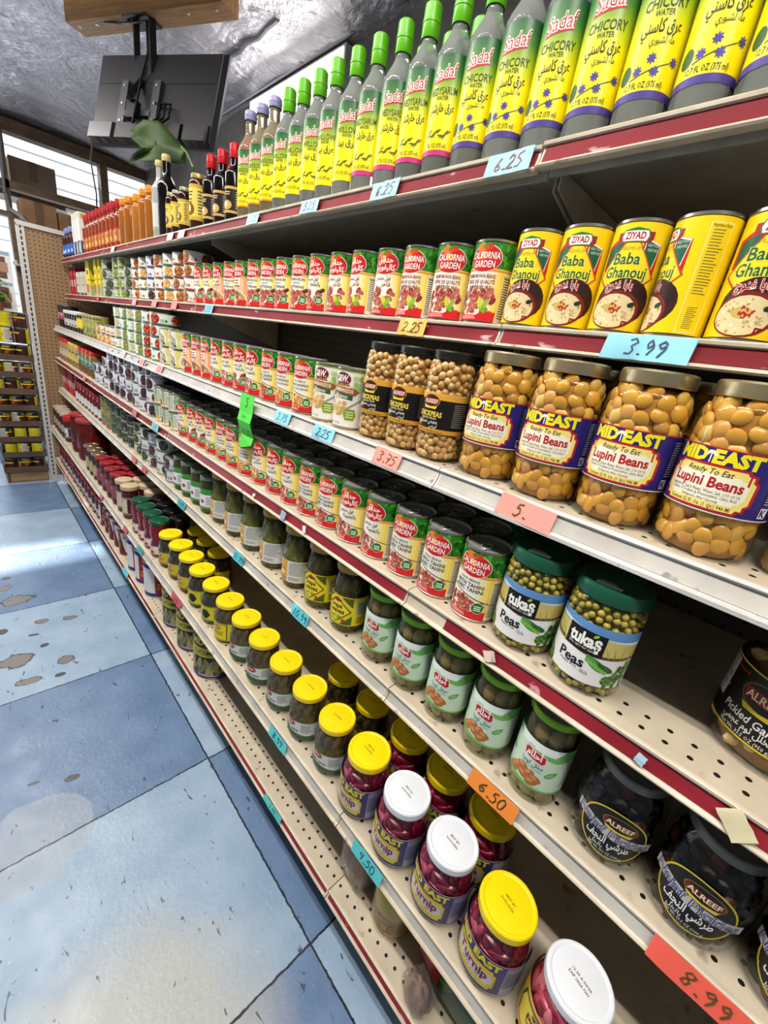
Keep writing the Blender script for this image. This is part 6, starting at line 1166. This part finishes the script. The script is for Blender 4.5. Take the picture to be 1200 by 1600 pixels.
# cardboard cartons on the ledges by the windows
def cbox(x0, y0, z0, x1, y1, z1, label):
    t = empty('cardboard_box', ((x0 + x1) / 2, (y0 + y1) / 2, z0), label, 'cardboard box', 'cardboard boxes by the windows'); hx, hy, h = (x1 - x0) / 2, (y1 - y0) / 2, z1 - z0
    b = MB(); b.box(-hx, -hy, 0, hx, hy, h, BOXM); link('box_body', b.mesh('box_body', 0), t); b = MB(); b.box(-.03, -hy - .0008, h * .45, .03, -hy + .001, h, TAPE); b.box(-.03, -hy, h - .0005, .03, hy, h + .0008, TAPE); link('tape', b.mesh('tape', 0), t)
BOXM = noisy('box_cardboard', '#8a6648', '#9c7856', 4, .7); TAPE = mat('#6a4e36', .3)
b = MB(); b.box(.3, 5.57, 2.16, 1.6, 5.93, 2.20, mat('#6a5b4e', .6)); o = link('trim_9', b.mesh('outer_ledge', 0)); o['kind'] = 'structure'
cbox(.535, 5.60, 2.2006, .86, 5.88, 2.47, 'brown cardboard box on the outer ledge behind the window rail')
b = MB(); b.box(.45, 5.08, 1.60, 1.55, 5.43, 1.63, WOOD); b.box(.5, 5.3, 1.40, .53, 5.43, 1.60, WOOD); b.box(1.4, 5.3, 1.40, 1.43, 5.43, 1.60, WOOD); o = link('high_shelf', b.mesh('high_shelf', 0)); tag(o, 'dark wooden shelf below the windows carrying cardboard boxes', 'shelf')
for i, (x0, x1, zt) in enumerate(((.53, .765, 2.10), (.775, .985, 2.07), (.995, 1.22, 2.06), (1.23, 1.45, 2.04))): cbox(x0, 5.12, 1.6305, x1, 5.40, zt, 'brown cardboard box on the wooden shelf, %s from the left' % ORD[i])
b = MB(); b.tube([(.482, 5.40, 2.60), (.468, 5.40, 2.36), (.466, 5.40, 2.14), (.478, 5.30, 2.02), (.53, 5.03, 1.95), (.58, 5.02, 1.88), (.60, 5.02, 1.0)], .014, mat('#8c8a86', .5), 10); tag(link('conduit', b.mesh('conduit', 60)), 'grey cable conduit bending down beside the window frame', 'conduit')

# ------------------------------------------------------------------ television under the ceiling, its beam, cables and the plant
r_ = Vector((.494, -.8695, 0)).normalized(); u_ = Vector((.233, .133, .964)).normalized(); u_ = (u_ - r_ * u_.dot(r_)).normalized(); nn = r_.cross(u_)
TVM = Matrix(((r_.x, u_.x, nn.x, .876), (r_.y, u_.y, nn.y, 2.758), (r_.z, u_.z, nn.z, 2.320), (0, 0, 0, 1)))
t = empty('television', (0, 0, 0), 'black flat television seen from behind, hung below the ceiling beam', 'television'); t.matrix_world = TVM; tv_ = t
TVB = mat('#2b2a2c', .45); TVD = mat('#151416', .4); TVG = mat('#55555a', .4, .3)
b = MB(); W_, H_ = .365, .21
pf = [(1, 1, 0), (1, 1, .012), (.955, .92, .03), (.955, .92, .034)]
vs_ = [(sx_ * W_ * a_, sy_ * H_ * c_, d_) for a_, c_, d_ in pf for sx_, sy_ in ((-1, -1), (1, -1), (1, 1), (-1, 1))]
b.add(vs_, [(3, 2, 1, 0), (12, 13, 14, 15)] + [(4 * k + i, 4 * k + (i + 1) % 4, 4 * k + 4 + (i + 1) % 4, 4 * k + 4 + i) for k in range(3) for i in range(4)], TVB); b.box(-.34, .062, .034, .33, .066, .0352, TVD); link('housing', b.mesh('housing', 0), t)
b = MB(); b.box(-.355, -.20, -.0035, .355, .20, .0, mat('#0a0a0c', .15)); link('screen', b.mesh('screen', 0), t)
b = MB()
for x0, x1 in ((-.34, -.20), (-.175, .02), (.05, .20), (.22, .34)): b.add([(x0, -.205, .012), (x1, -.205, .012), (x1, -.205, .062), (x0, -.205, .062), (x0, -.12, .034), (x1, -.12, .034), (x1, -.135, .06), (x0, -.135, .06)], [(0, 1, 2, 3), (3, 2, 6, 7), (7, 6, 5, 4), (0, 3, 7, 4), (1, 5, 6, 2)], TVB if x0 > -.3 else TVG)
link('lower_bulge', b.mesh('lower_bulge', 0), t)
for x0, x1 in ((-.305, -.275), (-.25, -.21), (-.13, -.07), (-.03, 0), (.24, .27), (.29, .33)): b = MB(); b.box(x0, -.2056, .02, x1, -.2046, .055, mat('#060606', .6)); link('vent_slot', b.mesh('vent_slot', 0), t)
br = MB()
for x0 in (-.185, .005): br.box(x0, -.20, .036, x0 + .04, .065, .052, TVG)
br.box(-.15, -.19, .048, .01, -.165, .056, TVG); br.box(-.15, -.10, .048, .01, -.075, .056, TVG)
for x0 in (-.165, .025):
    for yy in (-.18, -.12, -.04, .04): br.lathe([(0, .056), (.006, .055), (.007, .052)], mat('#c8c8cc', .3, .9), 10, Matrix.Translation((x0, yy, 0)))
vb = link('wall_bracket', br.mesh('wall_bracket', 0), t); vb['label'] = 'grey steel mounting bracket'
b = MB(); b.box(-.10, -.13, .056, -.045, -.05, .085, BLACKP); link('tilt_head', b.mesh('tilt_head', 0), t)
b = MB()
for s_ in range(3): b.tube([(-.05 + .02 * s_, -.13, .07), (.03 + .03 * s_, -.17, .085), (.08 + .03 * s_, -.12, .07), (.07 + .03 * s_, -.05, .06), (.02, -.04, .05)], .005, BLACKP, 6)
link('cable_loop', b.mesh('cable_loop', 60), t)
# timber beam on the ceiling with the hanger
PINE = noisy('pine_timber', '#9a6e3c', '#b5854c', 5, .55, stretch=(1, 14, 14)); A_ = Vector((.665, 3.29, 0)); B_ = Vector((1.075, 2.41, 0)); L_ = (B_ - A_).length; az_ = math.atan2((B_ - A_).y, (B_ - A_).x)
b = MB(); b.box(0, -.06, 0, L_, .045, .085, PINE)
for x in (.05, .17, .74, .9): b.lathe([(0, -.003), (.009, -.002), (.01, .0)], STEEL, 10, Matrix.Translation((x, -.02, 0)))
o = link('ceiling_beam', b.mesh('ceiling_beam', 0)); o.location = (A_.x, A_.y, 2.645); o.rotation_euler = (0, 0, az_); tag(o, 'short pine timber block fixed under the foil ceiling above the television', 'timber beam')
TVI = TVM.inverted()
def wpt(p): return TVI @ Vector(p)
b = MB(); b.box(-.05, -.06, -.008, .05, .08, 0, BLACKP, TVI @ Matrix.Translation((.85, 2.86, 2.6445)) @ Matrix.Rotation(az_ + PI / 2, 4, 'Z')); link('hanger_plate', b.mesh('base_plate', 0), tv_)
b = MB(); b.tube([wpt((.829, 2.905, 2.64)), wpt((.826, 2.903, 2.45))], .018, BLACKP, 4); link('pole', b.mesh('pole', 0), tv_)
tvp = lambda x, y, z: TVM @ Vector((x, y, z))
b = MB(); b.tube([wpt((.868, 2.80, 2.64)), wpt((.866, 2.795, 2.44))], .019, BLACKP, 4); b.tube([wpt((.864, 2.795, 2.47)), wpt((.82, 2.82, 2.40)), wpt(tvp(-.07, -.06, .10))], .016, BLACKP, 4); link('pole', b.mesh('pole_bent', 0), tv_)
b = MB(); b.tube([wpt(p) for p in ((.63, 3.26, 2.735), (.70, 3.14, 2.655), (.78, 2.98, 2.635), (.845, 2.80, 2.62), (.84, 2.78, 2.5), (.80, 2.77, 2.38), tvp(-.04, -.16, .09))], .006, BLACKP, 7); link('power_cable', b.mesh('power_cable', 60), tv_)
b = MB(); b.tube([(.655, 3.06, 2.23), (.640, 3.085, 2.20), (.650, 3.10, 2.14), (.636, 3.10, 2.065), (.650, 3.10, 1.92), (.645, 3.10, 1.83), (.66, 3.2, 1.645)], .0035, BLACKP, 6); tag(link('thin_cable', b.mesh('thin_cable', 60)), 'thin black cable hanging from the television to the top shelf', 'cable')
# strip light along the right wall
t = empty('light_panel', (1.535, 2.67, 2.54), 'glowing white light panel high on the right wall behind the bottles', 'light'); b = MB(); b.box(0, -.49, -.16, .045, .49, .16, mat('#d8d8d6', .5)); link('housing', b.mesh('light_housing', 0), t)
b = MB(); b.box(-.006, -.475, -.148, 0, .475, .148, mat('#fffdf6', .4, 0, .5, 1.6)); link('diffuser', b.mesh('light_diffuser', 0), t)
# pot plant behind the bottles with one big leaf
t = empty('pot_plant', (.80, 2.02, TIER['A'][0] + .0006), 'house plant with one big dark green leaf rising behind the honey jars', 'plant')
b = MB(); b.lathe([(0, 0), (.045, 0), (.058, .09), (.061, .10), (.055, .10), (.042, .012), (0, .012)], mat('#6a4632', .6), 24); link('pot', b.mesh('plant_pot', 35), t)
b = MB(); b.tube([(0, 0, .05), (-.03, .0, .18), (-.05, -.017, .27), (-.05, .05, .33), (-.05, .10, .355)], [.006, .006, .005, .004, .004], mat('#44661f', .5), 8); link('stem', b.mesh('stem', 60), t)
LEAFP = noisy('big_leaf', '#253d0c', '#374f14', 9, .62, spec=.25); outl = [(2.123, 1.978), (2.19, 2.012), (2.268, 2.043), (2.345, 2.092), (2.42, 2.140), (2.505, 2.148), (2.56, 2.128), (2.628, 2.122), (2.61, 2.092), (2.525, 2.048), (2.60, 2.030), (2.68, 2.025), (2.712, 2.012), (2.64, 2.0), (2.56, 2.002), (2.43, 1.992), (2.30, 1.984), (2.20, 1.963)]
mid = [(2.12 + .048 * i, 1.99 + .013 * i - .0004 * i * i) for i in range(12)]; vs_ = []; fs_ = []
cen = (2.42, 2.055); NR = 5
for k in range(NR + 1):
    for y, z in outl: f = k / NR; yy, zz = cen[0] + (y - cen[0]) * f, cen[1] + (z - cen[1]) * f; vs_.append((.75 - .80 + .05 * f * f * math.sin(yy * 9) + .03 * abs(zz - 2.05), yy - 2.02, zz - TIER['A'][0]))
no = len(outl); fs_ = [(k * no + i, k * no + (i + 1) % no, (k + 1) * no + (i + 1) % no, (k + 1) * no + i) for k in range(NR) for i in range(no)]
b = MB(); b.add(vs_, fs_, LEAFP); lf = link('leaf', b.mesh('leaf', 80), t); sm = lf.modifiers.new('thick', 'SOLIDIFY'); sm.thickness = .0012
